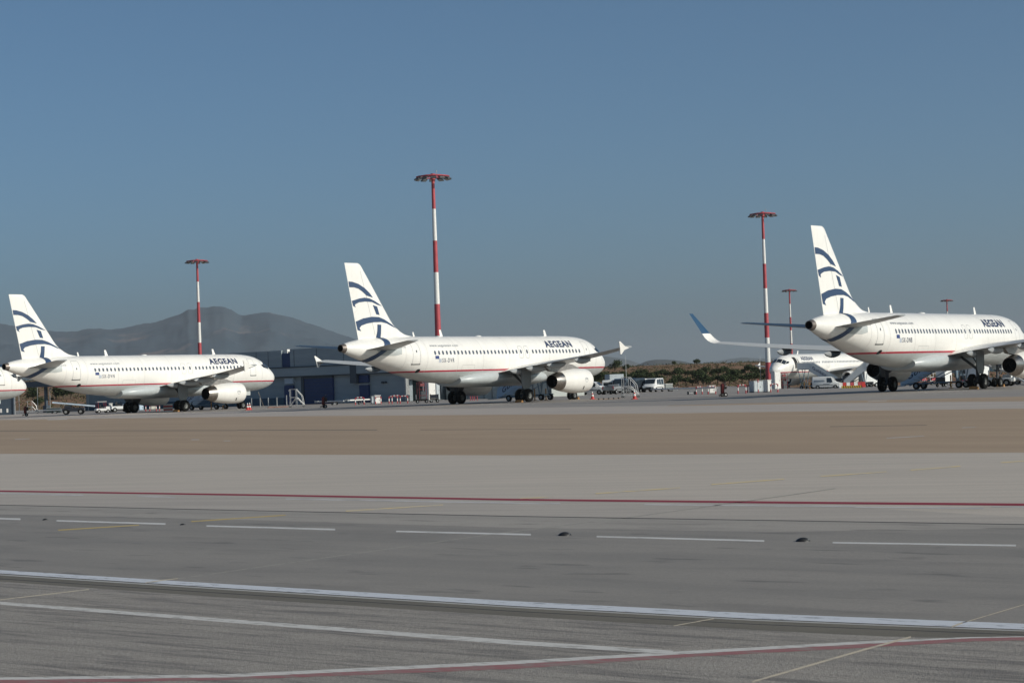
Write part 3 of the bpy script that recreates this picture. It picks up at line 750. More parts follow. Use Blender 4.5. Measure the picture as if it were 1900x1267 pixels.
def fin_mesh():
    m = MB(); rings = []
    for z in [5.2, 5.5, 5.75, 5.9, 5.98, 6.05, 6.12, 6.2, 6.35, 6.5, 6.75, 7.0, 7.5, 8, 8.5, 9, 10, 11, 11.5, 11.8, 11.95, 12.03, 12.06]:
        a, b = fin_le(max(z, 5.75)), fin_te(z); r = []
        for s in (1, -1):
            for i in range(17):
                if s < 0 and i in (0, 16): continue
                q = .5 * (1 - cos(pi * (i if s > 0 else 16 - i) / 16)); x = a + (b - a) * q
                k = 1 if z < 12 else .6
                r.append((x, s * fin_half(x, max(z, 5.75)) * k, z))
        rings.append(r)
    m.loft(rings); return m.mesh('tail_fin', M['white'], True, 50)
def fy_fin(x, z, off): return Vector((x, fin_half(x, z) + off, z))
FA = [(36.36, 10.53), (35.94, 10.51), (35.24, 10.34), (34.54, 10.02), (33.95, 9.62), (33.52, 9.22), (34.32, 9.38), (34.76, 9.68), (35.26, 9.94), (35.76, 10.05), (36.28, 10.05)]
FB = [(36.02, 8.93), (35.2, 9.13), (34.58, 9.21), (33.97, 9.15), (33.26, 8.92), (32.34, 8.52), (32.96, 8.62), (33.68, 8.85), (34.5, 8.88), (35.21, 8.81), (35.55, 8.69), (35.68, 8.59), (35.60, 8.38), (35.88, 8.52)]
FC = [(33.60, 8.61), (33.04, 8.47), (32.8, 7.77), (33.21, 7.82)]
FD = [(35.62, 7.22), (34.77, 7.49), (33.74, 7.63), (32.91, 7.6), (32.19, 7.4), (31.37, 7.06), (30.5, 6.66), (31.07, 6.78), (31.89, 7.06), (32.62, 7.18), (33.55, 7.16), (34.38, 7.05), (35.0, 6.88), (35.19, 6.68), (35.03, 6.42), (35.42, 6.52)]
FE = [(33.12, 6.98), (32.65, 6.96), (32.71, 6.45), (32.74, 5.86), (33.29, 5.86), (33.16, 6.45)]
def clampfin(p): return [(min(x, fin_te(z) - .01), z) for x, z in p]
def nacelle_mesh():
    pr = [(11.55, .80), (11.30, .84), (11.12, .90), (11.08, .95), (11.14, 1.00), (11.35, 1.045), (11.8, 1.085), (12.5, 1.10), (13.2, 1.085), (14.0, 1.02), (14.7, .925), (15.15, .845)]
    m = MB(); m.lathe(pr, n=48); return m.mesh('nacelle', M['white'], True, 60)
def nozzle_mesh():
    pr = [(15.15, .835), (15.5, .765), (15.85, .68), (16.15, .60), (16.15, .575), (15.6, .60), (14.8, .58)]
    m = MB(); m.lathe(pr, n=48); m.lathe([(15.2, .001), (15.2, .6)], n=32, mi=1)
    return m.mesh('nozzle', [M['nozzle'], M['dark'], M['wing']], True, 40)
def fan_mesh():
    m = MB(); m.lathe([(11.6, .80), (12.1, .78), (12.1, .2), (11.85, .10), (11.75, .001)], n=32, mis=[0, 0, 1, 1]); return m.mesh('intake_fan', [M['dark'], M['wing']], True, 40)
def plug_mesh():
    m = MB(); m.lathe([(15.0, .34), (15.5, .27), (15.95, .10), (16.05, .001)], n=24); return m.mesh('tail_cone_plug', M['dark'], True, 60)
def wheel_meshes(r, w, rr):
    t = MB(); t.lathe([(-w / 2, rr), (-w / 2 - .0, r * .80), (-w * .42, r * .94), (-w * .25, r), (w * .25, r), (w * .42, r * .94), (w / 2, r * .80), (w / 2, rr)], ax=(0, 1, 0), n=32)
    q = MB(); q.lathe([(-w / 2 + .02, rr), (-w * .30, rr * .9), (-w * .22, rr * .45), (-w * .40, rr * .35), (-w * .42, .001)], ax=(0, 1, 0), n=24); q.lathe([(w / 2 - .02, rr), (w * .30, rr * .9), (w * .22, rr * .45), (w * .40, rr * .35), (w * .42, .001)], ax=(0, 1, 0), n=24)
    return t.mesh('tyre', M['tyre'], True, 40), q.mesh('rim', M['rim'], True, 30)

def airliner(label, loc, th, reg, sharklet=False, plug=0.0, fin=True, open_door=False, chocks=False, group='white airliners of one fleet parked in a row'):
    """loc is the ground point under station 17.7; th is the heading (world angle of the nose)"""
    fw = Vector((cos(th), sin(th), 0)); sb = Vector((sin(th), -cos(th), 0))
    root = thing('airliner', label, 'airliner', Vector(loc), th + pi, group)
    OFF = Matrix.Translation((-17.7, 0, 0))
    def ad(name, me, par=root, lab=None, loc=None):
        o = link(name, me, par); dx = 0
        if plug and name != 'fuselage' and (par is root or par.name.startswith('fuselage')):
            if (loc[0] if loc else 0) > 9.5 or min(v.co.x for v in me.vertices) > 9.5: dx = plug
        if par is root: o.location = (-17.7 + dx + (loc[0] if loc else 0), loc[1] if loc else 0, loc[2] if loc else 0)
        elif dx: o.location = (dx, 0, 0)
        elif loc: o.location = loc
        if lab: o['label'] = lab
        return o
    f = ad('fuselage', cached('fus', fuselage_mesh) if not plug else stretched(cached('fus', fuselage_mesh), plug))
    def tail():
        m = MB(); m.lathe([(37.19, .385), (37.35, .35), (37.62, .31), (37.62, .27), (37.1, .25), (37.1, .001)], o=(0, 0, 5.01), n=28, mis=[0, 0, 0, 1, 1]); return m.mesh('tailpipe', [M['exh'], M['dark']], True, 40)
    ad('tailpipe', cached('tailpipe', tail), f)
    def fairing():
        m = MB(); rings = []
        tab = [(10.2, .9, 1.9, 2.4), (11.2, 1.55, 1.66, 2.75), (12.5, 1.95, 1.53, 2.95), (14.5, 2.10, 1.47, 3.05), (18, 2.12, 1.46, 3.05), (20.5, 2.10, 1.47, 2.98), (22.2, 1.98, 1.52, 2.8), (23.4, 1.6, 1.62, 2.6), (24.1, 1.0, 1.78, 2.3)]
        x = 10.2
        while x <= 24.101:
            w, b, t = interp(tab, x); zc = (b + t) / 2
            rings.append([(x, w * (abs(sin(a)) ** .75) * (1 if sin(a) >= 0 else -1), zc + (t - b) / 2 * (abs(cos(a)) ** .9) * (1 if cos(a) >= 0 else -1)) for a in [2 * pi * k / 40 for k in range(40)]]); x += .4635
        m.loft(rings); return m.mesh('wing_root_fairing', M['fairing'], True, 50)
    ad('wing_root_fairing', cached('fairing', fairing), f)
    # cabin windows, both sides
    WX = [27.62 - .525 * i for i in range(23)] + [15.42, 14.5] + [13.62 - .522 * i for i in range(15)]
    for side in (1, -1):
        for i, x in enumerate(WX):
            ad('cabin_window', cached(('win', i, side), lambda: decal('cabin_window', [rrect(x - .118, x + .118, 4.33, 4.68, .10, 3)], M['winglass'], side, .012, (1, .12))), f)
        if plug:
            for x in (9.97, 10.49, 11.01, 11.53, 12.06, 12.58, 13.1, 13.62):
                o = link('cabin_window', cached(('win', 26, side), None), f); o.location = (x - 13.62 + .0, 0, 0)
            o = link('cabin_door', decal('cabin_door', ring(12.0, 12.9, 3.6, 5.4, .16, .032), M['outline'], side, .010, (.6, .12)), f); o.location = (3.6, 0, 0)
        for x, w, z0, z1, nm in ((29.95, .92, 3.55, 5.45, 'cabin_door'), (5.02, .92, 3.55, 5.42, 'cabin_door'), (15.42, .62, 3.92, 5.02, 'overwing_exit'), (14.5, .62, 3.92, 5.02, 'overwing_exit')):
            if open_door and x < 6 and side < 0: continue
            d = ad(nm, cached((nm, x, side), lambda: decal(nm, ring(x - w / 2, x + w / 2, z0, z1, .16, .032), M['outline'], side, .010, (.6, .12))), f)
            if nm == 'cabin_door':
                ad('door_sill', cached(('sill', x, side), lambda: decal('door_sill', [[(x - w / 2 - .03, z0 - .03), (x + w / 2 + .03, z0 - .03), (x + w / 2 + .03, z0 + .10), (x + w / 2 - .04, z0 + .05), (x - w / 2 + .04, z0 + .05), (x - w / 2 - .03, z0 + .10)]], M['rim'], side, .016, (.6, .12))), d)
                ad('door_window', cached(('dw', x, side), lambda: decal('door_window', [rrect(x - .06, x + .06, 4.55, 4.75, .05, 3)], M['winglass'], side, .016, (1, .12))), d)
        ad('cargo_door', cached(('cargo', side), lambda: decal('cargo_door', ring(22.2, 24.0, 2.45, 3.42, .1, .014), M['outline'], side, .010, (.6, .12))), f) if side > 0 else None
        ad('cargo_door', cached(('cargo2', side), lambda: decal('cargo_door', ring(8.1, 9.9, 2.45, 3.42, .1, .014), M['outline'], side, .010, (.6, .12))), f) if side > 0 else None
        # cockpit glass, defined by station and angle from the crown
        def ck(quads, side=side):
            m = MB()
            for q in quads:
                n = 5; vs = []
                for i in range(n + 1):
                    for j in range(n + 1):
                        a = i / n; b = j / n
                        x = (q[0][0] * (1 - a) + q[1][0] * a) * (1 - b) + (q[3][0] * (1 - a) + q[2][0] * a) * b
                        t = radians((q[0][1] * (1 - a) + q[1][1] * a) * (1 - b) + (q[3][1] * (1 - a) + q[2][1] * a) * b)
                        zc, hh, w = fus(x); nn = Vector((0, sin(t) / w, cos(t) / hh)).normalized() * .014 + Vector((-.010, 0, 0))
                        vs.append((x + nn.x, side * (w * sin(t) + nn.y), zc + hh * cos(t) + nn.z))
                m.add(vs, [(i * (n + 1) + j, i * (n + 1) + j + 1, (i + 1) * (n + 1) + j + 1, (i + 1) * (n + 1) + j) for i in range(n) for j in range(n)])
            return m.mesh('cockpit_window', M['cockglass'], True, 80)
        for k, q in enumerate(([(1.42, 3), (2.22, 2.5), (2.42, 30), (1.60, 38)], [(1.66, 41), (2.46, 32.5), (2.82, 52), (2.02, 64)], [(2.14, 64.5), (2.90, 53), (3.35, 60), (3.0, 67)])):
            ad('cockpit_window', cached(('ck', k, side), lambda: ck([q])), f)
        ad('airline_lettering', cached(('aeg', side), lambda: text_decal('airline_lettering', 'AEGEAN', 11.35, 7.15, 4.90, .58, M['navytext'], side, .045)), f)
        ad('web_address', cached(('www', side), lambda: text_decal('web_address', 'www.aegeanair.com', 28.05, 24.15, 5.03, .20, M['greytext'], side, .008)), f)
        ad('registration', cached((reg, side), lambda: text_decal('registration', reg, 26.75 if side > 0 else 26.75, 25.15, 3.68, .36, M['navytext'], side, .006)), f)
        ad('small_lettering', cached(('mfr', side), lambda: text_decal('small_lettering', 'AIRBUS A320', 32.7, 31.1, 4.95, .13, M['greytext'], side, .006)), f)
        ad('flag', cached(('eu', side), lambda: decal('flag', [[(27.66, 3.98), (27.16, 3.98), (27.16, 4.25), (27.66, 4.25)]], M['blueflag'], side, .012)), f)
        ad('flag', cached(('gr', side), lambda: decal('flag', [[(27.2, 3.68 + .066 * k), (26.86, 3.68 + .066 * k), (26.86, 3.715 + .066 * k), (27.2, 3.715 + .066 * k)] for k in range(5)], M['paleblue'], side, .012)), f)
        ad('tail_sash', cached(('sash', side), lambda: sash_mesh(side)), f)
        ad('stabiliser_plate', cached(('stp', side), lambda: decal('stabiliser_plate', [[(33.9, 4.35), (32.4, 4.30), (31.7, 4.42), (31.6, 5.0), (33.0, 5.1), (34.5, 5.0)]], M['belly'], side, .009, (.4, .12))), f)
    def joint(x):
        m = MB(); n = 48; vs = []
        for k in range(n + 1):
            t = radians(8 + 150 * k / n); zc, hh, w = fus(x); p = (w * sin(t), zc + hh * cos(t))
            for dx in (-.013, .013): vs.append((x + dx, p[0] * 1.003, zc + (p[1] - zc) * 1.003))
        m.add(vs, [(2 * k, 2 * k + 1, 2 * k + 3, 2 * k + 2) for k in range(n)]); return m.mesh('skin_joint', M['seam'], True, 80)
    for x in (3.4, 8.0, 11.2, 17.2, 21.0, 24.6, 28.6, 31.2): ad('skin_joint', cached(('sj', x), lambda: joint(x)), f)
    ad('outflow_vent', cached('vent', lambda: decal('outflow_vent', [rrect(29.15, 29.55, 2.86, 3.16, .12, 3)], M['dark'], 1, .014, (.3, .1))), f)
    ad('drain_panel', cached('lv', lambda: decal('drain_panel', [rrect(31.6, 31.85, 2.62 + .9, 2.80 + .9, .04, 2)], M['white'], 1, .02, (.3, .1))), f) if False else None
    def blade(x, z0, h, c, sweep, t=.05):
        m = MB(); m.loft([[(x - c / 2 + sweep * k + a * c * (1 - .45 * k), b * t * (1 - .5 * k), z0 + h * k) for a, b in ((0, 0), (.3, .5), (1, 0), (.3, -.5))] for k in (0, .5, 1)]); return m
    for x, h in ((24.35, .62), (9.0, .60)):
        ad('antenna', cached(('ant', x), lambda: blade(x, 5.93, h, .42, .30).mesh('antenna', M['white'], True, 40)), f)
    ad('antenna', cached('ant3', lambda: blade(28.1, 5.93, .42, .25, .18).mesh('antenna', M['white'], True, 40)), f)
    def dome():
        m = MB(); m.lathe([(-.01, .34), (.06, .30), (.11, .18), (.13, .001)], o=(19.2, 0, 5.93), ax=(0, 0, 1), n=20); return m.mesh('dome', M['white'], True, 60)
    ad('antenna_dome', cached('dome', dome), f)
    if fin:
        t = ad('tail_fin', cached('fin', fin_mesh))
        for side in (1, -1):
            for i, q in enumerate((FA, FB, FC, FD, FE)):
                ad('tail_emblem_stroke', cached(('em', i, side), lambda: decal('tail_emblem_stroke', [clampfin(q)], M['navy'], side, .012, (.35, .25), fy_fin)), t)
            ad('rudder_line', cached(('rud', side), lambda: decal('rudder_line', [[(34.98, 11.4), (34.95, 11.4), (33.42, 6.12), (33.45, 6.12)]], M['outline'], side, .010, (.6, .3), fy_fin)), t)
    for side in (1, -1):
        ad('tailplane', cached(('tp', side), lambda: tailplane_mesh(side)))
        w = ad('wing', cached(('wing', side), lambda: wing_mesh(side)))
        for y in (3.9, 5.6, 8.05, 11.7):
            ad('flap_fairing', cached(('ff', y, side), lambda: flap_fairing_mesh(y, side)), w)
        if sharklet:
            ad('sharklet_root', cached(('sk', 0, side), lambda: sharklet_mesh(side, 0)), w); ad('sharklet', cached(('sk', 1, side), lambda: sharklet_mesh(side, 1)), w, 'blue upswept wing tip')
        else: ad('tip_fence', cached(('tf', side), lambda: fence_mesh(side)), w)
        e = ad('engine', cached('nac', nacelle_mesh), loc=(0, 5.75 * side, 1.74))
        ad('exhaust_nozzle', cached('noz', nozzle_mesh), e); ad('exhaust_plug', cached('plug', plug_mesh), e); ad('intake_fan', cached('fan', fan_mesh), e)
        def pyl():
            m = MB(); vs = [(11.9, 1.05), (13.2, 1.45), (14.4, 1.62), (17.3, 1.30), (16.6, .92), (15.4, .80), (13.5, 1.0)]; m.prism(vs, .34); return m.mesh('pylon', M['pylon'], False)
        ad('pylon', cached('pyl', pyl), e)
        def emb():
            m = MB(); r0 = .21; vs = []; n = 28
            def onc(x, a): return (x, (1.108 + .0) * sin(a), 1.108 * cos(a))
            for k in range(n):
                a = 2 * pi * k / n
                for r in (r0, r0 - .025): vs.append(onc(12.35 + r * cos(a) * 1.0, pi / 2 + r * sin(a) / 1.1 - .05))
            m.add(vs, [(2 * k, 2 * k + 1, (2 * k + 3) % (2 * n), (2 * k + 2) % (2 * n)) for k in range(n)])
            for z1, z2 in ((-.05, -.02), (-.13, -.10)):
                m.add([onc(12.12, pi / 2 - .05 + z1), onc(12.58, pi / 2 - .05 + z1), onc(12.58, pi / 2 - .05 + z2), onc(12.12, pi / 2 - .05 + z2)], [(0, 1, 2, 3)])
            if side < 0: m.v = [(x, -y, z) for x, y, z in m.v]
            return m.mesh('emblem', M['greytext'])
        ad('engine_emblem', cached(('emb', side), emb), e)
        def vent():
            m = MB(); vs = []
            for i, (x, a) in enumerate(((12.55, 2.05), (12.68, 2.05), (12.60, 2.36), (12.47, 2.36))): vs.append((x, 1.115 * sin(a) * side, 1.115 * cos(a)))
            m.add(vs, [(0, 1, 2, 3)]); return m.mesh('vent_slot', M['dark'])
        ad('vent_slot', cached(('vs', side), vent), e)
        # main gear
        g = ad('main_gear', cached(('mg', side), lambda: gear_mesh(side)))
        def gd():
            m = MB(); m.prism([(17.0, 2.85), (18.45, 2.85), (18.4, 1.55), (18.15, 1.15), (17.35, 1.15), (17.05, 1.6)], .05, T=Matrix.Translation((0, 4.08 * side, 0))); return m.mesh('gear_door', M['doorg'])
        ad('gear_door', cached(('gd', side), gd), g)
        for dy in (-.46, .46):
            wh = ad('wheel', CM.setdefault('mtyre', None) or CM.__setitem__('mtyre', wheel_meshes(.585, .42, .30)) or CM['mtyre'][0] if False else cached('mt', lambda: wheel_meshes(.585, .42, .30))[0], loc=(17.7, 3.8 * side + dy, .585))
            ad('rim', cached('mt', None)[1], wh)
    ng = ad('nose_gear', cached('ng', nose_gear_mesh))
    ad('nose_gear_door', cached('ngd', lambda: MB().box((4.55, .42, 1.72), (1.0, .04, .55)).box((4.55, -.42, 1.72), (1.0, .04, .55)).mesh('nose_gear_door', M['belly'])), ng)
    for dy in (-.25, .25):
        wh = ad('nose_wheel', cached('nt', lambda: wheel_meshes(.39, .22, .22))[0], loc=(5.07, dy, .39)); ad('rim', cached('nt', None)[1], wh)
    if open_door:
        ad('open_doorway', decal('open_doorway', [rrect(4.56, 5.48, 3.55, 5.42, .14)], M['dark'], -1, .012), f)
        m = MB()
        for k in range(9):
            z = 3.5 + 1.95 * k / 8; a = fy(4.4, z, .30); b = fy(3.6, min(z, 5.3), .30)
            m.v += [(5.75, -a.y, z), (6.55, -a.y - .02, z)]
        m.f = [(2 * k, 2 * k + 1, 2 * k + 3, 2 * k + 2) for k in range(8)]; m.m = [0] * 8
        ad('cabin_door', m.mesh('cabin_door', M['white'], True), f, 'white door swung open')
    return root
def gear_mesh(side):
    m = MB(); y = 3.8 * side
    m.cyl((17.7, y, .585), (17.6, y + .05 * side, 2.75), .13, .16, 12); m.cyl((17.7, y - .6, .585), (17.7, y + .6, .585), .09, n=10)
    m.cyl((17.65, y, 1.5), (17.0, 2.2 * side, 2.5), .11, n=8); m.cyl((17.9, y, 1.0), (17.95, y, 1.7), .04, n=8); m.box((17.93, y, .98), (.3, .08, .08)); m.cyl((17.65, y, 1.9), (18.4, y - .2 * side, 2.7), .05, n=8)
    return m.mesh('main_gear', M['strut'], True, 40)
def nose_gear_mesh():
    m = MB(); m.cyl((5.07, 0, .39), (4.95, 0, 1.95), .085, .11, 12); m.cyl((5.07, -.35, .39), (5.07, .35, .39), .06, n=8); m.cyl((4.98, 0, 1.3), (4.1, 0, 1.95), .045, n=8)
    m.box((4.92, 0, 1.35), (.12, .4, .12)); return m.mesh('nose_gear', M['strut'], True, 40)

def stretched(me, plug):
    q = me.copy()
    for v in q.vertices:
        if v.co.x > 9.5: v.co.x += plug
    return q
TH = .9265
POSE = {'L': (-37.387, 223.93, 0, .9245), 'M': (-2.115, 191.58, 0, .9261), 'R': (32.536, 166.70, 0, .9462)}
for k, reg, lab in (('L', 'SX-DVN', 'white airliner at the foot of the mountain with two cones by its nose wheel'), ('M', 'SX-DVR', 'white airliner in the middle whose nose ends before the parked vans'), ('R', 'SX-DNB', 'white airliner with blue upswept wing tips, largest and nearest the camera'), ):
    x, y, z, th = POSE[k]; lab = lab.replace(', largest and nearest the camera', ' standing before the red and white barriers')
    airliner(lab, (x, y, z), th, reg, sharklet=(k == 'R'))
airliner('white airliner showing only its nose under the tail of another', (-67.6, 235.9, 0), .9245, 'SX-DVH')
tf = radians(54); nx, ny = 42.6, 353.0
ax_, ay_ = nx + cos(tf) * 17.7, ny + sin(tf) * 17.7
airliner('white airliner facing the other way, stairs at its open front door', (ax_, ay_, -.78), tf + pi, 'SX-DGA', open_door=True, plug=4.27)
#@@NEXT2
# ------------------------------------------------------------------ floodlight masts
def mast(u, v_top, band, label, show=7):
    D = 4.286 * FPX / band; b = P(u + (-.0344) * 0, D)
    # foot column from the lean of the picture
    foot_v = HZ(u) + CH * FPX / D; b = P(u + (foot_v - v_top) * .030, D)
    root = thing('floodlight_mast', label, 'mast', b, RND.uniform(0, 1), 'red and white floodlight masts')
    H = 30.0; n = 7
    for k in range(n):
        z0 = H - (k + 1) * H / n; z1 = H - k * H / n; r = lambda z: .50 - .29 * z / H
        m = MB(); m.cyl((0, 0, z0), (0, 0, z1), r(z0), r(z1), 24, caps=False)
        part('pole_band', m, M['red'] if k % 2 == 0 else M['mastwhite'], root, True)
    m = MB(); m.cyl((0, 0, 0), (0, 0, .18), .85, .85, 20); part('base_plate', m, M['galv'], root)
    m = MB(); pts = [(2.2 * cos(2 * pi * i / 32), 2.2 * sin(2 * pi * i / 32), H + .08) for i in range(33)]
    m.tube(pts, .085, 8); pts = [(1.5 * cos(2 * pi * i / 24), 1.5 * sin(2 * pi * i / 24), H + .22) for i in range(25)]; m.tube(pts, .06, 6)
    for i in range(6):
        a = 2 * pi * i / 6; m.cyl((0, 0, H + .30), (2.2 * cos(a), 2.2 * sin(a), H + .08), .07, n=6)
    m.cyl((0, 0, H - .3), (0, 0, H + .5), .34, .30, 16)
    hd = part('lamp_ring', m, M['red'], root, True)
    for i in range(12):
        a = 2 * pi * i / 12; T = Matrix.Translation((2.12 * cos(a), 2.12 * sin(a), H - .12)) @ Matrix.Rotation(a, 4, 'Z') @ Matrix.Rotation(radians(24), 4, 'Y')
        m = MB(); m.box((.12, 0, 0), (.62, .80, .20), T=T, ch=.04); m.box((.1, 0, -.11), (.50, .64, .03), 1, T=T); m.cyl((0, 0, .1), (-.05, 0, .32), .03, n=6, T=T)
        part('floodlight', m, [M['strut'], M['lens']], hd)
    m = MB(); m.cyl((.5, -.3, H + .2), (.5, -.3, H + .75), .035, n=6); m.cyl((.5, -.3, H + .7), (.5, -.3, H + .92), .09, .06, 8); part('beacon', m, M['lens'], root)
mast(804.5, 330, 58.9, 'tall red and white floodlight mast rising behind the middle airliner')
mast(1417, 400, 45.7, 'red and white floodlight mast standing beside the grey cabinet')
mast(366, 490, 37.7, 'red and white floodlight mast in front of the mountain')
mast(1466, 549, 24.6, 'thin floodlight mast rising above the airliner with its door open')
mast(1758, 561, 20.2, 'smallest floodlight mast, only its head showing above a fuselage')

# ------------------------------------------------------------------ hangar and other buildings
HA = Vector((-61.2, 306.0, 0)); HB = Vector((-13.2, 268.0, 0)); HDIR = (HB - HA).normalized(); HANG = atan2(HDIR.y, HDIR.x)
def hx(u):                                            # distance along the hangar front at picture column u
    k = (u - 950 + .0344 * 0) / FPX
    return (k * HA.y - HA.x) / (HDIR.x - k * HDIR.y)
HL = (HB - HA).length
hg = thing('hangar', 'long dark blue-grey hangar with navy roller door behind the aircraft', 'hangar', HA, HANG)
x1 = HL
m = MB(); m.box((x1 / 2, 15, 3.5), (x1, 29.6, 6.96)); part('wall', m, M['hangar'], hg)
n1, n2 = hx(525), hx(540.5)
def front(name, x0, x1_, z0, z1, t, mat, par=hg, y=0.0):
    m = MB(); m.box(((x0 + x1_) / 2, .2 - t / 2 + y, (z0 + z1) / 2), (x1_ - x0, t, z1 - z0)); return part(name, m, mat, par)
front('upper_panel', -.1, n1 - .02, 4.95, 7.15, .55, M['hangar']); front('upper_panel', n2 + .02, x1 + .1, 4.95, 7.25, .55, M['hangar'])
front('ledge', -.1, x1 + .1, 4.82, 4.94, .8, M['hangar_dark']); front('middle_panel', -.1, x1 + .08, 3.72, 4.81, .7, M['hangar'])
front('ledge', -.1, x1 + .1, 3.58, 3.71, .62, M['hangar_dark'])
front('window_panel', n1, n2, 4.96, 6.75, .46, M['hangar_blue'])
m = MB(); m.box((n1 + .35, .3, 7.0), (.75, .6, .55)); part('roof_unit', m, M['mastwhite'], hg)
sg = front('sign', hx(527), hx(542.5), 2.75, 3.50, .34, M['sign'])
m = MB()
for cx, tl in ((.30, .6), (.68, -.6)):
    w = hx(542.5) - hx(527); T = Matrix.Translation((hx(527) + w * cx, .015, 3.0)) @ Matrix.Rotation(tl, 4, 'Y'); m.box((0, 0, 0), (.32, .03, .10), T=T)
part('sign_mark', m, M['hangar_blue'], sg)
front('side_door', hx(526), hx(542), .02, 2.55, .34, M['hangar_blue'])
rd = front('roller_door', hx(563), hx(615.5), .02, 3.30, .30, M['hangar_blue']); front('door_surround', hx(558), hx(562.6), .02, 3.57, .4, M['hangar_dark']); front('door_surround', hx(558), hx(615.5), 3.32, 3.56, .36, M['hangar_dark'])
for k in range(7): front('door_slat', hx(563) + .05, hx(615.5) - .05, .45 + .42 * k, .475 + .42 * k, .33, M['hangar_dark'], rd)
front('window_panel', hx(664.5), hx(682), 2.55, 3.5, .32, M['hangar_blue']); front('side_door', hx(665), hx(682), .02, 2.25, .32, M['hangar_blue']); front('door_lintel', hx(663), hx(683), 2.27, 2.38, .4, M['galv'])
front('vent_grille', hx(652.5), hx(664), 2.5, 5.2, .75, M['hangar_dark']); front('low_wall', -.05, hx(526) - .1, .0, .95, .30, M['hangar_base'])
for k, (a, b) in enumerate(((706, 708.5), (711, 713.5))): front('wall_lamp', hx(a), hx(b), 2.35, 2.6, .36, M['hangar_dark'])
front('corner_post', x1 - .12, x1 + .12, 0, 3.55, .72, M['galv'])
for u in (478, 500, 548, 590, 640, 700, 725): front('cladding_joint', hx(u), hx(u) + .05, 5.0, 7.1, .58, M['hangar_dark'])
# annex with pale awning
A0 = HB + HDIR * 0 + Vector((.4, .6, 0))
an = thing('annex', 'low dark green annex with a pale awning at the hangar corner', 'building', HB + Vector((.2, 1.0, 0)), HANG + .25)
m = MB(); m.box((2.2, 3, 1.75), (4.4, 6, 3.5)); part('wall', m, M['hangar_dark'], an)
m = MB(); m.box((1.1, -.06, 1.35), (1.3, .1, 2.6)); part('door', m, M['green'], an); m = MB(); m.box((.36, -.07, 1.4), (.12, .14, 2.8)).box((1.85, -.07, 1.4), (.12, .14, 2.8)); part('door_frame', m, M['galv'], an)
m = MB(); m.prism([(-.4, 3.0), (1.7, 2.82), (1.7, 2.90), (-.4, 3.75)], 1.0, T=Matrix.Translation((.3, -.5, 0))); part('awning', m, M['mastwhite'], an)

# pale shed seen below the middle airliner
S0 = P(828, 268); S1 = P(1024, 260); sdv = (S1 - S0); sl = sdv.length
sh = thing('shed', 'pale grey shed wall with vertical joints behind the main wheels', 'shed', S0, atan2(sdv.y, sdv.x))
m = MB(); m.box((sl / 2, 4, 1.7), (sl, 8, 3.4)); part('wall', m, M['shed'], sh)
for k in range(13):
    m = MB(); m.box((.9 + k * sl / 13, -.02, 1.7), (.07, .06, 3.38)); part('wall_joint', m, M['strut'], sh)
m = MB(); m.box((sl / 2, 4, 3.46), (sl + .4, 8.4, .12)); part('roof', m, M['galv'], sh)

# dark canopy behind the first airliner's tail
c0 = P(30, 300); cp = thing('canopy', 'dark blue-grey flat canopy on a thick post seen under an airliner tail', 'canopy', P(85, 300), HANG)
m = MB(); m.box((-.3, 1.5, 4.0), (8.6, 5, .78)); part('roof', m, M['canopy'], cp)
m = MB(); m.box((.15, 0, 1.8), (.36, .36, 3.6)); part('post', m, M['canopy'], cp); m = MB(); m.box((.15, 0, .5), (.75, .6, 1.0)); part('post_base', m, M['canopy'], cp)
# far dark block seen beneath the last airliner
d0 = P(1700, 470, -.8); bl = thing('terminal_block', 'long dark blue-grey low building seen between the wheels of the sharklet airliner', 'building', d0, -.1)
bl['label'] = 'long dark blue-grey low building seen below a fuselage beyond the baggage carts'
m = MB(); m.box((14, 5, 2.0), (34, 10, 4.0)); part('wall', m, M['hangar_base'], bl); m = MB(); m.box((14, 5, 4.1), (34.4, 10.4, .2)); part('roof', m, M['hangar_dark'], bl)
for k in range(8): m = MB(); m.box((0 + 3.6 * k, -.03, 2.5), (1.6, .06, 1.0)); part('window', m, M['vglass'], bl)
# low block at the far left edge
b0 = P(8, 275); bb = thing('cabin', 'small dark cabin with pale corner post under the hidden nose', 'building', b0, .1); bb['label'] = 'small dark cabin with a pale corner post under the partly seen nose'
m = MB(); m.box((0, 1, 1.2), (2.3, 2, 2.4)); part('wall', m, M['canopy'], bb); m = MB(); m.box((1.4, -.2, 1.3), (.12, .12, 2.6)); part('post', m, M['alu'], bb)
for dx in (-.4, .4): m = MB(); m.box((dx, -.02, .55), (.22, .05, .5)); part('wall_plate', m, M['mastwhite'], bb)

# ------------------------------------------------------------------ ground equipment
def cone(u, v, h, label):
    D = CH * FPX / (v - HZ(u)); t = thing('traffic_cone', label, 'cone', P(u, D), .3, 'traffic cones')
    m = MB(); m.box((0, 0, .025), (.42 * h / .7, .42 * h / .7, .05)); part('base', m, M['orange'], t)
    k = h / .7; m = MB(); m.cyl((0, 0, .04), (0, 0, .26 * k), .16 * k, .115 * k, 18, caps=False); part('lower_band', m, M['orange'], t, True)
    m = MB(); m.cyl((0, 0, .26 * k), (0, 0, .42 * k), .116 * k, .078 * k, 18, caps=False); part('reflective_band', m, M['mastwhite'], t, True)
    m = MB(); m.cyl((0, 0, .42 * k), (0, 0, .52 * k), .078 * k, .055 * k, 18, caps=False); part('upper_band', m, M['orange'], t, True)
    m = MB(); m.cyl((0, 0, .52 * k), (0, 0, .70 * k), .055 * k, .025 * k, 18); part('tip', m, M['mastwhite'], t, True)
cone(1099.5, 740.5, .72, 'orange cone beyond the nose wheel, before the small white van'); cone(1177.5, 740.3, .75, 'orange cone with white bands standing by the aluminium access steps')
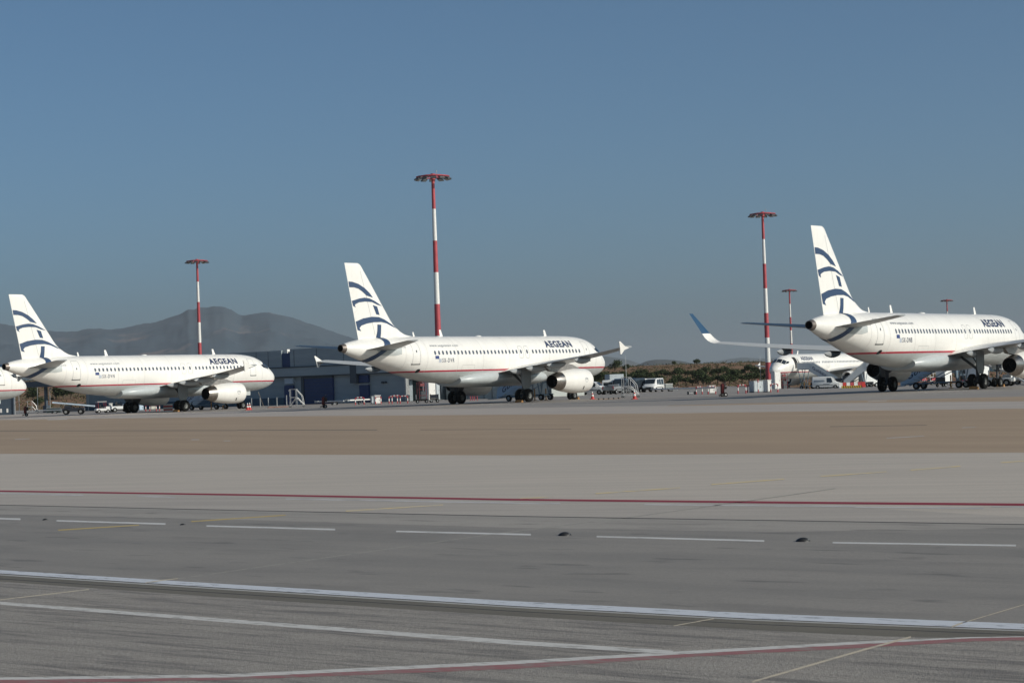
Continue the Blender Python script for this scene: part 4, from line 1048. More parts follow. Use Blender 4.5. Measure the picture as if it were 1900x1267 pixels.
cone(459.5, 760.5, .70, 'orange cone of the touching pair, the one nearer the nose wheel'); cone(463.5, 760.3, .72, 'orange cone of the touching pair, the one farther from the nose wheel')

def wheel(par, x, y, z, r, w=.12, axis=(0, 1, 0)):
    m = MB(); a = Vector(axis) * w / 2; c = Vector((x, y, z)); m.cyl(c - a, c + a, r, n=16); o = part('wheel', m, M['tyre'], par, True, 40)
    m = MB(); m.cyl(c - a * 1.12, c + a * 1.12, r * .5, n=12); part('hub', m, M['galv'], o, True, 40); return o

# passenger stairs; local x runs out from the door, z up
def stairs(label, loc, ang, panel='bluegrey', text=True, length=6.0, top=3.35, xa=.6):
    t = thing('boarding_stairs', label, 'airstairs', loc, ang, 'wheeled boarding stairs')
    xb = length
    sl_ = (top - .35) / (xb - xa)
    for s in (-1, 1):
        m = MB(); m.prism([(xa, top + 1.0), (xb, 1.25), (xb + .15, .45), (xb + .02, .26), (xa, top - .42)], .05, T=Matrix.Translation((0, s * .78, 0))); sp = part('side_panel', m, M[panel], t)
        m = MB(); m.tube([(0.0, s * .8, top + .1), (.05, s * .8, top + 1.08), (xa, s * .8, top + 1.08), (xb, s * .8, 1.35), (xb + .5, s * .8, 1.1), (xb + .5, s * .8, .5)], .03, 6); part('handrail', m, M['alu'], t, True)
        if text:
            vs, fs = text_polys('Goldair', 1.0, .015); mx = max(v[0] for v in vs); ang2 = -atan2(sl_ * (xb - xa), xb - xa)
            m = MB(); pts = []
            for v in vs:
                a = v[0] / mx * 2.9; b = v[1] * .72
                if s > 0: px = xb - .55 - a * cos(ang2); pz = .78 + a * sl_ * cos(ang2) + b
                else: px = xa + .6 + a * cos(ang2); pz = top - .02 - a * sl_ * cos(ang2) + b * 1
                pts.append((px, s * .815, pz))
            m.add(pts, fs); part('lettering', m, M['navytext'], sp)
    m = MB(); m.box((xa / 2, 0, top - .06), (xa, 1.7, .12)); part('platform', m, M['galv'], t)
    for s in (-1, 1): m = MB(); m.box((xa / 2 + .1, s * .82, top + .50), (xa - .2, .05, 1.0)); part('platform_screen', m, M[panel], t)
    n = 15
    for k in range(n):
        f = (k + .5) / n; m = MB(); m.box((xa + (xb - xa) * f, 0, top - (top - .3) * f), (.3, 1.5, .05)); part('step', m, M['galv'], t)
    m = MB()
    for s in (-1, 1):
        m.tube([(.3, s * .7, top - .1), (.9, s * .75, .5)], .06, 6); m.tube([(1.6, s * .7, top - .1), (1.0, s * .75, .5)], .06, 6); m.tube([(.5, s * .7, .55), (xb, s * .75, .45)], .07, 6)
        m.tube([(1.0, s * .7, 1.9), (4.1, s * .7, .5)], .04, 6)
    m.tube([(.9, -.75, .5), (.9, .75, .5)], .06, 6); m.tube([(4.6, -.75, .46), (4.6, .75, .46)], .06, 6); part('chassis', m, M['steelblue'], t, True)
    for x, s in ((1.0, -1), (1.0, 1)): m = MB(); m.cyl((x + .5, s * .9, 0), (x + .5, s * .9, 1.1), .06, n=8); m.box((x + .5, s * .9, .03), (.3, .3, .06)); part('jack_leg', m, M['brownleg'], t)
    for x in (.85, 4.7):
        for s in (-1, 1): wheel(t, x, s * .72, .30, .30, .2)
    m = MB(); m.tube([(xb, 0, .35), (xb + 1.5, 0, .25), (xb + 1.7, .2, .25)], .04, 6); part('tow_handle', m, M['steelblue'], t, True)
    return t
def at_door(k, side=-1, st=5.0, off=2.25):
    x, y, z, th = POSE[k]; fw = Vector((cos(th), sin(th), 0)); sb = Vector((sin(th), -cos(th), 0))
    p = Vector((x, y, 0)) + fw * (17.7 - st) + sb * side * off; d = sb * side; return p, atan2(d.y, d.x)
p, a = at_door('L'); stairs('wheeled boarding stairs behind the engine of the airliner below the mountain', p, a)
p, a = at_door('M'); stairs('wheeled boarding stairs under the middle airliner in front of the pale shed', p, a)
p, a = at_door('R'); stairs('wheeled boarding stairs whose side panel reads large under the airliner with blue wing tips', p, a)
fwF = Vector((-cos(tf), -sin(tf), 0)); sbF = Vector((fwF.y, -fwF.x, 0)); nF = Vector((nx, ny, 0))
p = nF - fwF * 5.0 - sbF * 2.25; stairs('boarding stairs with a grey screen reaching the open airliner door', Vector((p.x, p.y, -.75)), atan2(-sbF.y, -sbF.x), panel='screen', xa=2.4, length=7.6)
p = P(1617, 344); st2 = stairs('white incline of steps rising toward the black wheels beyond the last red barrier', p, pi - .35, panel='vwhite', text=False, length=4.3)

def steps_stand(u, v, label, ang, h=2.0, mir=1):
    D = CH * FPX / (v - HZ(u)); t = thing('access_steps', label, 'steps', P(u, D), ang, 'aluminium access steps'); T = Matrix.Scale(mir, 4, (1, 0, 0)); k = h / 2.0
    m = MB()
    for s in (-1, 1):
        m.tube([(-.55, s * .35, .15), (-.5, s * .35, 1.1), (-.5, s * .35, 1.9), (.15, s * .35, 1.9), (.75, s * .35, 1.2), (.95, s * .35, .2)], .028, 6)
        m.tube([(.15, s * .35, 1.9), (.15, s * .35, .15)], .026, 6); m.tube([(-.55, s * .35, 1.05), (.2, s * .35, 1.05)], .024, 6); m.tube([(-.6, s * .35, .2), (1.0, s * .35, .2)], .03, 6); m.tube([(.2, s * .35, 1.05), (.95, s * .35, .25)], .03, 6)
        m.tube([(-.55, s * .35, .2), (.15, s * .35, 1.0)], .02, 6)
    for x in (-.5, .15): m.tube([(x, -.35, 1.9), (x, .35, 1.9)], .024, 6)
    m.tube([(-.55, -.35, 1.9), (-.72, -.35, 1.75)], .024, 5); m.v = [(x * k * mir, y * k, z * k) for x, y, z in m.v]; part('frame', m, M['alu'], t, True)
    m = MB(); m.box((-.18 * k * mir, 0, 1.04 * k), (.75 * k, .7 * k, .05)); part('platform', m, M['alu'], t)
    for j in range(4): m = MB(); m.box(((.32 + .17 * j) * k * mir, 0, (.85 - .19 * j) * k), (.17, .64 * k, .04)); part('step', m, M['alu'], t)
    for x in (-.5, .9):
        for s in (-1, 1): wheel(t, x * k * mir, s * .36 * k, .09, .09, .05)
steps_stand(548, 755.5, 'aluminium access steps in front of the hangar side door', .25); steps_stand(1166, 737.5, 'aluminium access steps standing before the dark van', .2)
steps_stand(58, 767, 'aluminium access steps under the partly seen airliner nose', .2, 1.75)

def extinguisher(u, v, label, ang):
    D = CH * FPX / (v - HZ(u)); t = thing('wheeled_extinguisher', label, 'fire extinguisher', P(u, D), ang, 'wheeled fire extinguishers')
    m = MB(); m.lathe([(.30, .001), (.30, .14), (.34, .16), (.95, .16), (1.04, .09), (1.08, .03), (1.08, .001)], ax=(0, 0, 1), n=18); part('cylinder', m, nmat('extinguisher_red', (.12, .012, .012), .5), t, True)
    m = MB(); m.tube([(.02, -.2, .2), (.1, -.2, 1.1), (.25, -.2, 1.2), (.25, .2, 1.2), (.1, .2, 1.1), (.02, .2, .2)], .025, 6); m.tube([(-.35, 0, .05), (.0, 0, .25)], .03, 6); m.box((-.05, 0, .18), (.5, .35, .06)); part('frame', m, M['black'], t)
    m = MB(); m.lathe([(-.08, .12), (-.08, .19), (.08, .19), (.08, .12)], o=(.24, 0, .8), ax=(1, 0, 0), n=16); part('hose_reel', m, M['black'], t, True)
    for s in (-1, 1): wheel(t, .12, s * .28, .17, .17, .07)
extinguisher(600.5, 757, 'dark wheeled extinguisher in front of the roller door', .3); extinguisher(1341, 736, 'dark red wheeled extinguisher standing between a tow bar and a striped hoop', .4); extinguisher(47, 772, 'dark wheeled extinguisher below the nose that enters the frame', .3)

def towbar(u0, v0, u1, v1, h, label, mat='mastwhite'):
    D0 = CH * FPX / (v0 - HZ(u0)); D1 = CH * FPX / (v1 - HZ(u1)); a = P(u0, D0); b = P(u1, D1); d = b - a; L0 = d.length
    t = thing('tow_bar', label, 'tow bar', a, atan2(d.y, d.x), 'aircraft tow bars')
    m = MB(); m.cyl((.3, 0, h), (L0 - .25, 0, h), .085, n=12); part('bar', m, M[mat], t, True)
    m = MB(); m.box((.1, 0, h), (.5, .3, .16)); m.box((-.15, .12, h), (.25, .05, .22)); m.box((-.15, -.12, h), (.25, .05, .22)); part('head', m, M['galv'], t)
    m = MB(); m.lathe([(-.03, .06), (-.03, .11), (.03, .11), (.03, .06), (-.03, .06)], o=(L0, 0, h), ax=(0, 0, 1), n=14); part('towing_eye', m, M['galv'], t)
    m = MB(); m.cyl((L0 * .62, -.35, .15), (L0 * .62, .35, .15), .03, n=6); m.tube([(L0 * .62, 0, .15), (L0 * .58, 0, h)], .035, 6); part('axle', m, M['galv'], t)
    for s in (-1, 1): wheel(t, L0 * .62, s * .36, .16, .16, .09)
towbar(588, 752, 641, 750.5, .42, 'pale tow bar lying before the roller door beside the dark extinguisher', 'alu'); towbar(645, 751, 687, 749, .50, 'thick white tow bar lying under the striped hoop by the hangar')
towbar(1212, 733, 1330, 731, .62, 'long white tow bar beyond the row of vans'); towbar(70, 767.5, 120, 766, .40, 'white tow bar between the access steps and the belt loader')

def hoop(u0, u1, v, h, label, dark=False):
    um = (u0 + u1) / 2; D = CH * FPX / (v - HZ(um)); a = P(u0, D); b = P(u1, D); w = (b - a).length; t = thing('hoop_barrier', label, 'barrier', a, atan2(b.y - a.y, b.x - a.x), 'red and white striped hoop barriers')
    r = .06; nseg = 3
    for x in (0, w):
        for k in range(3):
            m = MB(); m.cyl((x, 0, h * k / 3), (x, 0, h * (k + 1) / 3 - (.08 if k == 2 else 0)), r, n=10, caps=False); part('post_band', m, M['mastwhite'] if k == 1 else M['red'], t, True)
    k = 5
    for i in range(k):
        xa = w * i / k; xb_ = w * (i + 1) / k; za = h - .06 if 0 < i else h - .14; zb = h - .06 if i < k - 1 else h - .14
        m = MB(); m.cyl((xa, 0, za), (xb_, 0, zb), r, n=10); part('rail_band', m, M['red'] if i % 2 == 0 else M['mastwhite'], t, True)
hoop(659.5, 675.5, 751, .85, 'striped hoop barrier with the white tow bar passing through it'); hoop(697, 707, 749.5, .85, 'narrow striped hoop beside the white box near the hangar')
hoop(722, 737.5, 748.8, .85, 'striped hoop at the wall end, first of the three that overlap'); hoop(727.5, 742.5, 748.9, .92, 'striped hoop at the wall end, taller one in the middle of three'); hoop(742.6, 756.5, 748.4, .85, 'striped hoop at the wall end, the one closest to the dark annex')
hoop(1369.5, 1384, 730, .87, 'striped hoop barrier between the red extinguisher and the grey cabinet'); hoop(1387, 1403, 728, .80, 'striped hoop partly behind the grey cabinet'); hoop(1430, 1443.5, 727.5, .85, 'striped hoop at the foot of the mast by the white cabinet')
hoop(1292, 1303, 731.5, .80, 'small striped hoop behind the long tow bar'); hoop(1314, 1328, 731, .80, 'small striped hoop beside the white box behind the tow bar')
hoop(270.5, 278, 763, .8, 'small striped hoop between the wheels of the airliner below the mountain'); hoop(290, 296, 762.5, .8, 'narrow striped hoop beside the white block under the engine')
def post(u, v, h, label, grp, bands, r=.055):
    D = CH * FPX / (v - HZ(u)); t = thing('bollard_post', label, 'post', P(u, D), 0, grp); n = len(bands)
    for k, b in enumerate(bands): m = MB(); m.cyl((0, 0, h * k / n), (0, 0, h * (k + 1) / n), r, n=10); part('post_band', m, M[b], t, True)
sb_ = thing('striped_board', 'red and white striped board beside the pale block under the engine', 'barrier board', P(312, 225), .2)
for k in range(4): m = MB(); m.box((0, 0, .22 + .17 * k), (.95, .06, .165)); part('board_stripe', m, M['orange'] if k % 2 == 0 else M['mastwhite'], sb_)
for dx in (-.4, .4): m = MB(); m.box((dx, .05, .4), (.06, .05, .8)); part('board_leg', m, M['galv'], sb_)
for u, v in ((467, 756), (483, 755.5), (498, 755), (514, 754.5), (532, 753.5), (615, 747.5), (621.5, 747), (637, 747), (653, 746), (672, 745.5), (717, 744.5), (739, 744)):
    post(u, v, 1.3 if u in (532, 615, 717) else 1.1, 'thin grey bollard in the row along the hangar front', 'grey bollards along the hangar', ['galv', 'galv'])
post(1407, 728.5, 1.3, 'single striped post in front of the grey cabinet', 'striped posts', ['red', 'mastwhite', 'mastwhite', 'red'])
post(1443, 727.5, .5, 'short striped post at the foot of the tall white cabinet', 'striped posts', ['red', 'mastwhite'])
for u in (873, 877, 880.5, 885.5): post(u, 743, 1.0, 'thin striped post in the cluster before the pale shed', 'striped posts before the shed', ['red', 'red', 'mastwhite', 'mastwhite'], .045)

def box_thing(name, u, v, d, mats, label, cat, ang=0, D=None, extra=None, z=None):
    D = D or CH * FPX / (v - HZ(u)); p = P(u, D); t = thing(name, label, cat, p, ang)
    m = MB(); m.box((0, 0, d[2] / 2 + .06), (d[0], d[1], d[2]), ch=.03); part('body', m, M[mats], t)
    m = MB(); m.box((0, 0, .03), (d[0] + .06, d[1] + .06, .06)); part('base', m, M['strut'], t)
    m = MB(); m.box((0, 0, d[2] + .09), (d[0] + .12, d[1] + .12, .05)); part('lid', m, M['galv'] if mats != 'mastwhite' else M['mastwhite'], t)
    for k in range(max(1, int(d[0] / .8))):
        n = max(1, int(d[0] / .8)); m = MB(); x = -d[0] / 2 + d[0] * (k + .5) / n; m.box((x, -d[1] / 2 - .012, d[2] / 2 + .06), (d[0] / n * .86, .02, d[2] * .86)); q = part('door', m, M[mats], t)
        m = MB(); m.box((x + d[0] / n * .3, -d[1] / 2 - .035, d[2] / 2), (.03, .03, .14)); part('handle', m, M['strut'], q)
    if extra: extra(t)
    return t
box_thing('electrical_cabinet', 1409, 727.5, (1.75, .9, 1.05), 'cabinet', 'grey electrical cabinet with white end by the mast foot', 'cabinet', .45)
box_thing('electrical_cabinet', 1424, 727.3, (.42, .8, 1.1), 'mastwhite', 'white end cabinet joined to the grey one by the mast', 'cabinet', .45)
box_thing('power_cabinet', 1440, 0, (.95, .9, 2.35), 'mastwhite', 'tall white cabinet under the nose of the airliner with the open door', 'cabinet', .5, D=292)
box_thing('utility_box', 699.5, 749.5, (.62, .5, .85), 'mastwhite', 'white utility box standing by the end of the thick tow bar', 'box', .4)
box_thing('utility_box', 693, 749, (.5, .4, .75), 'cabinet', 'grey utility box directly behind the white one by the tow bar', 'box', .4)
box_thing('utility_box', 205.5, 764.5, (.36, .4, .95), 'mastwhite', 'narrow white box beside the small white tug', 'box', .4)
box_thing('utility_box', 284, 760, (.62, .5, .42), 'cloth', 'low cream block between the striped hoops under the engine', 'box', .4)
box_thing('utility_box', 1320, 730.5, (.6, .5, .72), 'mastwhite', 'white box behind the long tow bar, beside the red extinguisher', 'box', .3)
box_thing('container', 100, 0, (1.75, 1.1, .55), 'green', 'dark green low container beneath the canopy post', 'container', .1, D=285)
box_thing('container', 262, 0, (.5, .5, .75), 'bluegrey', 'small blue-grey locker beside the main wheels', 'container', .3, D=262)
def tall_pair(u, D, w, lab, mat):
    return box_thing('power_cabinet', u, 0, (w, .9, 2.5), mat, lab, 'cabinet', .55, D=D)
tall_pair(799, 262, .95, 'tall pale cabinet beside the red frame near the annex', 'mastwhite'); tall_pair(810, 266, .5, 'slim grey cabinet between the pale one and the mast foot', 'cabinet')

def red_frame(u, D, label, w=.95, h=2.3, solid=.45):
    t = thing('red_stand', label, 'service stand', P(u, D), .5, 'red service stands')
    m = MB()
    for x in (-w / 2, w / 2):
        for y in (-.3, .3): m.cyl((x, y, 0), (x, y, h), .03, n=6)
    for z in (h, h * .62, h * .3):
        for y in (-.3, .3): m.cyl((-w / 2, y, z), (w / 2, y, z), .025, n=6)
        for x in (-w / 2, w / 2): m.cyl((x, -.3, z), (x, .3, z), .025, n=6)
    part('frame', m, M['darkred'], t); m = MB(); m.box((w * .12, 0, h * .27), (w * .6, .5, h * .5)); part('housing', m, M['vdark'], t)
    m = MB(); m.box((0, -.2, h * .86), (w * .6, .1, .35)); part('reel', m, M['darkred'], t)
red_frame(783, 258, 'dark red service frame next to the tall pale cabinet'); red_frame(1454, 296, 'dark red service frame next to the tall white cabinet under the nose')

# dark trolleys
def trolley(u, v, w, label, load=None, lh=.5, ang=.1, n='baggage_dolly', cat='dolly', mat='black'):
    D = CH * FPX / (v - HZ(u)); t = thing(n, label, cat, P(u, D), ang)
    m = MB(); m.box((0, 0, .38), (w, 1.1, .08)); m.box((0, 0, .30), (w * .9, .1, .1)); part('deck', m, M[mat], t)
    m = MB(); m.tube([(w / 2, 0, .32), (w / 2 + .7, 0, .22)], .03, 6); part('drawbar', m, M['galv'], t)
    for x in (-w * .36, w * .36):
        for s in (-1, 1): wheel(t, x, s * .45, .17, .17, .1)
    if load: m = MB(); m.box((0, 0, .44 + lh / 2), (w * .9, 1.0, lh), ch=.04); part('load', m, M[load], t)
    for x in (-w / 2 + .04, w / 2 - .04): m = MB(); m.box((x, 0, .65), (.05, 1.05, .5)); part('end_board', m, M['galv'] if load is None else M[mat], t)
trolley(783, 747.5, 1.3, 'low black dolly in front of the dark red frame near the annex', None); trolley(806, 746.5, .9, 'small black dolly between the cabinet and the mast foot', 'vdark', .4)
# belt loader
def belt_loader(u, v, ang, label, L0=4.6, tilt=.12, body='vdark', belt='bluegrey', z0=1.1, dirn=1):
    D = CH * FPX / (v - HZ(u)); t = thing('belt_loader', label, 'belt loader', P(u, D), ang, 'belt loaders')
    m = MB(); m.box((0, 0, .55), (2.4, 1.2, .35), ch=.06); m.box((-.6, -.35, .85), (.7, .5, .3), ch=.05); part('body', m, M[body], t)
    T = Matrix.Translation((0, .1, z0)) @ Matrix.Rotation(tilt, 4, 'Y'); m = MB(); m.box((0, 0, 0), (L0, .75, .18), T=T, ch=.03); b = part('conveyor', m, M[belt], t)
    m = MB(); m.box((0, 0, .11), (L0 * .98, .6, .03), T=T); part('belt', m, M['black'], b)
    m = MB(); m.tube([(.3, .1, .6), (-.5, .1, z0)], .05, 6); m.tube([(.9, .1, .6), (.9, .1, z0 - .1)], .05, 6); part('lift_arm', m, M[body], t)
    m = MB(); m.tube([(-.9, -.5, .8), (-1.0, -.5, 1.25), (-.75, -.5, 1.25)], .025, 6); part('steering_post', m, M['galv'], t)
    for x in (-.8, .8):
        for s in (-1, 1): wheel(t, x, s * .58, .3, .3, .2)
belt_loader(137, 768.5, .1, 'dark belt loader with a pale blue sloping conveyor under the first tail')
# small tugs
def tug(u, v, ang, label, body='vwhite', canopy=True, s=1.0):
    D = CH * FPX / (v - HZ(u)); t = thing('baggage_tug', label, 'tug', P(u, D), ang, 'baggage tugs'); t.scale = (s, s, s)
    m = MB(); m.box((0, 0, .52), (2.2, 1.15, .4), ch=.08); m.box((.75, 0, .85), (.65, 1.05, .3), ch=.06); part('body', m, M[body], t)
    m = MB(); m.box((-.15, 0, .85), (.4, .9, .2)); m.box((-.4, 0, 1.1), (.1, .9, .4)); part('seat', m, M['black'], t)
    m = MB(); m.tube([(.4, 0, .9), (.2, 0, 1.15)], .02, 6); m.lathe([(-.015, .14), (.015, .17), (.015, .13)], o=(.2, 0, 1.17), ax=(.6, 0, 1), n=12); part('steering_wheel', m, M['black'], t)
    if canopy:
        for x in (-.8, .45):
            for y in (-.5, .5): m = MB(); m.cyl((x, y, .7), (x, y, 1.75), .025, n=6); part('canopy_post', m, M['red'], t)
        m = MB(); m.box((-.17, 0, 1.78), (1.5, 1.15, .07), ch=.02); part('canopy', m, M['mastwhite'], t)
    for x in (-.7, .75):
        for y in (-.5, .5): wheel(t, x, y, .28, .28, .18)
tug(190, 766, .5, 'small white tug with a canopy on red posts by the narrow box', s=.72)
tug(222, 764, .4, 'white open tug directly behind the first main wheels', canopy=False, s=.95)

# vehicles
def vehicle(label, name, cat, u, D, ang, L0=4.3, W0=1.75, H0=1.8, body='vwhite', kind='van', group=None, z=None):
    p = P(u, D, z); t = thing(name, label, cat, p, ang, group)
    hw = W0 / 2; bl_ = L0 / 2; belt = .95 if kind != 'car' else .85
    # stations along x: (x, bottom, belt height, roof height, half width at belt, half width at roof)
    if kind == 'van': S = [(-bl_, .45, belt, H0 * .93, hw * .93, hw * .78), (-bl_ + .12, .32, belt, H0, hw, hw * .86), (bl_ * .15, .30, belt, H0, hw, hw * .86), (bl_ * .38, .30, belt, H0 * .94, hw, hw * .82), (bl_ * .66, .30, belt + .04, belt + .16, hw, hw * .80), (bl_ * .93, .34, belt - .10, belt - .03, hw * .95, hw * .78), (bl_, .42, belt - .28, belt - .22, hw * .86, hw * .72)]
    elif kind == 'pickup': S = [(-bl_, .5, belt - .05, belt, hw * .95, hw * .93), (-bl_ * .05, .4, belt, belt + .02, hw, hw * .95), (-.0 * bl_ + .02, .4, belt, H0, hw, hw * .8), (bl_ * .30, .4, belt, H0, hw, hw * .8), (bl_ * .52, .4, belt, belt + .1, hw, hw * .85), (bl_ * .95, .42, belt - .1, belt - .03, hw * .95, hw * .8), (bl_, .5, belt - .3, belt - .2, hw * .85, hw * .75)]
    else: S = [(-bl_, .45, belt, belt + .05, hw * .9, hw * .8), (-bl_ * .8, .35, belt, H0 * .96, hw, hw * .78), (0, .3, belt, H0, hw, hw * .8), (bl_ * .2, .3, belt, H0 * .95, hw, hw * .8), (bl_ * .5, .3, belt, belt + .06, hw, hw * .82), (bl_, .4, belt - .25, belt - .2, hw * .88, hw * .75)]
    m = MB(); rings = []
    for x, b, be, r, w1, w2 in S: rings.append([(x, -w1 * .95, b), (x, -w1, (b + be) / 2), (x, -w1 * .985, be), (x, -w2, r - .05), (x, -w2 * .9, r), (x, w2 * .9, r), (x, w2, r - .05), (x, w1 * .985, be), (x, w1, (b + be) / 2), (x, w1 * .95, b)])
    m.loft(rings); bd = part('body', m, M[body], t, True, 28)
    def sidewin(xa, xb, s, top=.86, slant0=0, slant1=0):
        def yy(z): q = (z - belt) / (H0 - belt); return (hw * .985 + (hw * .86 - hw * .985) * q) + .012
        z0 = belt + .04; z1 = belt + (H0 - belt) * top; m = MB()
        m.add([(xa, s * yy(z0), z0), (xb, s * yy(z0), z0), (xb + slant1, s * yy(z1), z1), (xa + slant0, s * yy(z1), z1)], [(0, 1, 2, 3)]); part('side_window', m, M['vglass'], t)
    if kind == 'van':
        for s in (-1, 1):
            ws = [(-bl_ + .3, -bl_ * .42), (-bl_ * .36, -.02)] if name != 'panel_van' else []
            for a, b in ws: sidewin(a, b, s)
            sidewin(.06, bl_ * .46, s, .80, 0, -.28)
        a = S[3]; b = S[4]; f = lambda q, w: None
        m = MB(); x0, x1_ = a[0] + .06, b[0] - .04; z0 = a[3] - .04; z1 = b[3] + .02
        m.add([(x1_ + .02, -hw * .76, z1), (x1_ + .02, hw * .76, z1), (x0 + .02, hw * .72, z0), (x0 + .02, -hw * .72, z0)], [(0, 1, 2, 3)]); m.v = [(x + .03, y, z + .03) for x, y, z in m.v]; part('windscreen', m, M['vglass'], t)
        m = MB(); m.box((-bl_ - .0, 0, belt + .32), (.04, W0 * .66, .42)); part('rear_window', m, M['vglass'], t)
    elif kind == 'pickup':
        for s in (-1, 1): sidewin(.06, bl_ * .36, s, .82, 0, -.15)
        m = MB(); m.box((-bl_ * .52, 0, belt + .03), (bl_ * .86, W0 * .86, .04)); part('cargo_bed', m, M['black'], t)
        m = MB(); m.add([(bl_ * .52, -hw * .8, belt + .14), (bl_ * .52, hw * .8, belt + .14), (bl_ * .32, hw * .72, H0 - .03), (bl_ * .32, -hw * .72, H0 - .03)], [(0, 1, 2, 3)]); part('windscreen', m, M['vglass'], t)
    for s in (-1, 1):
        m = MB(); m.box((bl_ * .95, s * hw * .66, .68), (.10, .28, .16), ch=.03); part('headlight', m, M['lens'], t)
        m = MB(); m.box((-bl_ - .01, s * hw * .82, .85), (.05, .10, .35)); part('tail_light', m, M['red'], t)
        m = MB(); m.box((bl_ * .42, s * (hw + .10), belt + .12), (.08, .16, .14), ch=.03); part('mirror', m, M[body] if body == 'vwhite' else M['black'], t)
        m = MB(); m.box((0, s * (hw + .004), .62), (L0 * .5, .02, .07)); part('trim_strip', m, M['black'], t)
    m = MB(); m.box((bl_ - .03, 0, .46), (.14, W0 * .86, .2), ch=.04); m.box((bl_ - .02, 0, .62), (.06, W0 * .45, .1)); part('bumper', m, M['black'], t)
    for x in (-bl_ * .62, bl_ * .62):
        for s in (-1, 1): wheel(t, x, s * (hw - .09), .31, .31, .2)
    return t
VG = 'vehicles parked beyond the middle airliner nose'
vehicle('small white van partly hidden by the engine cowl, three windows showing', 'van', 'van', 1098.5, 272, radians(-20), 3.9, 1.7, 1.65, group=VG)
vehicle('white van tucked behind the small one, only its rear window showing', 'van', 'van', 1130, 284, radians(85), 4.1, 1.75, 1.8, group=VG)
vehicle('dark pickup with a pale bonnet between the white vans', 'pickup_truck', 'pickup', 1138, 268, radians(68), 3.9, 1.7, 1.25, body='vgrey', kind='pickup', group=VG)
vehicle('black van behind the access steps, its roof rising to the box van', 'van', 'van', 1152, 282, radians(-100), 4.6, 1.85, 1.95, body='vdark', group=VG)
vehicle('black minibus between the access steps and the white people carrier', 'van', 'van', 1174, 290, radians(-120), 4.6, 1.9, 1.95, body='vdark', group=VG)
vehicle('silver-white van almost hidden behind the white people carrier', 'van', 'van', 1188, 300, radians(-125), 4.3, 1.8, 1.85, group=VG)
vehicle('large white people carrier parked at the end of the vehicles, facing the camera side', 'van', 'van', 1212.5, 291, radians(-112), 4.4, 1.8, 1.85, group=VG)
bv = thing('box_truck', 'pale grey box van rising behind the black van', 'truck', P(1143, 300), radians(-80), VG)
m = MB(); m.box((-.8, 0, 1.65), (3.2, 2.0, 1.9), ch=.03); part('cargo_box', m, M['cabinet'], bv); m = MB(); m.box((1.5, 0, 1.15), (1.4, 1.8, 1.4), ch=.12); cb = part('cab', m, M['vwhite'], bv)
m = MB(); m.box((2.2, 0, 1.45), (.06, 1.5, .55)); part('windscreen', m, M['vglass'], cb); m = MB(); m.box((2.22, 0, .7), (.08, 1.6, .2)); part('bumper', m, M['black'], cb)
for x in (-1.5, 1.5):
    for s in (-1, 1): wheel(bv, x, s * .85, .36, .36, .22)
tr = thing('trailer', 'small grey trailer with a white lid beside the people carrier', 'trailer', P(1241, 288), .1)
m = MB(); m.box((0, 0, .65), (.95, .9, .65), ch=.03); part('box', m, M['shed'], tr); m = MB(); m.box((0, 0, 1.02), (1.0, .95, .09)); part('lid', m, M['mastwhite'], tr)
m = MB(); m.tube([(-.4, 0, .35), (-1.2, 0, .35)], .03, 6); part('drawbar', m, M['galv'], tr)
for x in (.1, .35):
    for s in (-1, 1): wheel(tr, x, s * .42, .17, .17, .1)
rk = thing('bicycle_rack', 'low grey metal rack standing after the trailer', 'rack', P(1252, 288), .1); m = MB()
for k in range(4): m.tube([(-.4 + k * .25, -.2, 0), (-.4 + k * .25, -.2, .6), (-.4 + k * .25, .2, .6), (-.4 + k * .25, .2, 0)], .02, 6)
m.tube([(-.4, -.2, .05), (.4, -.2, .05)], .025, 6); m.tube([(-.4, .2, .05), (.4, .2, .05)], .025, 6); part('frame', m, M['galv'], rk)
vn = vehicle('white panel van with blue stripes on its side below the boarding stairs', 'panel_van', 'van', 1534, 334, radians(-12), 4.4, 1.8, 1.9, body='vwhite')
for z0, xa, xb in ((1.32, -1.9, -.3), (1.15, -1.95, -.2), (.80, -.5, .5)):
    m = MB(); m.box(((xa + xb) / 2, -.895 if z0 < 1 else -.865, z0), (xb - xa, .03, .07)); part('side_stripe', m, M['blue'], vn)

# far group under the last airliner: barriers, carts, trucks
def jersey(u, D, w, mat, label):
    t = thing('water_barrier', label, 'barrier', P(u, D, None), .05, 'red and white plastic barriers'); m = MB()
    m.prism([(-.28, 0), (.28, 0), (.26, .18), (.12, .28), (.10, .62), (-.10, .62), (-.12, .28), (-.26, .18)], w * .96, T=Matrix.Rotation(pi / 2, 4, 'Z')); part('shell', m, M[mat], t)
    m = MB(); m.box((0, -.20, .14), (w * .5, .12, .1)); part('foot_slot', m, M['black'], t)
cs = [('mastwhite', 'first white plastic barrier beside the white panel van'), ('orange', 'first red plastic barrier counted from the panel van'), ('mastwhite', 'white plastic barrier between two red ones'), ('red', 'second red plastic barrier counted from the panel van'), ('mastwhite', 'white plastic barrier just before the last two red ones'), ('red', 'red plastic barrier joined to the dark wheels end'), ('orange', 'last red plastic barrier beside the black wheels')]
for k, (mt_, lb) in enumerate(cs): jersey(1560 + 7.0 * k, 246, .44, mt_, lb)
t = thing('striped_kerb', 'yellow and black striped kerb block in front of the plastic barriers', 'kerb block', P(1562.5, 228), .0)
for k in range(9):
    m = MB(); m.prism([(k * .24, 0), (k * .24 + .12, 0), (k * .24 + .04, .26), (k * .24 - .08, .26)], .3); part('yellow_band', m, M['yellow'], t)
    m = MB(); m.prism([(k * .24 + .12, 0), (k * .24 + .24, 0), (k * .24 + .16, .26), (k * .24 + .04, .26)], .298); part('black_band', m, M['black'], t)

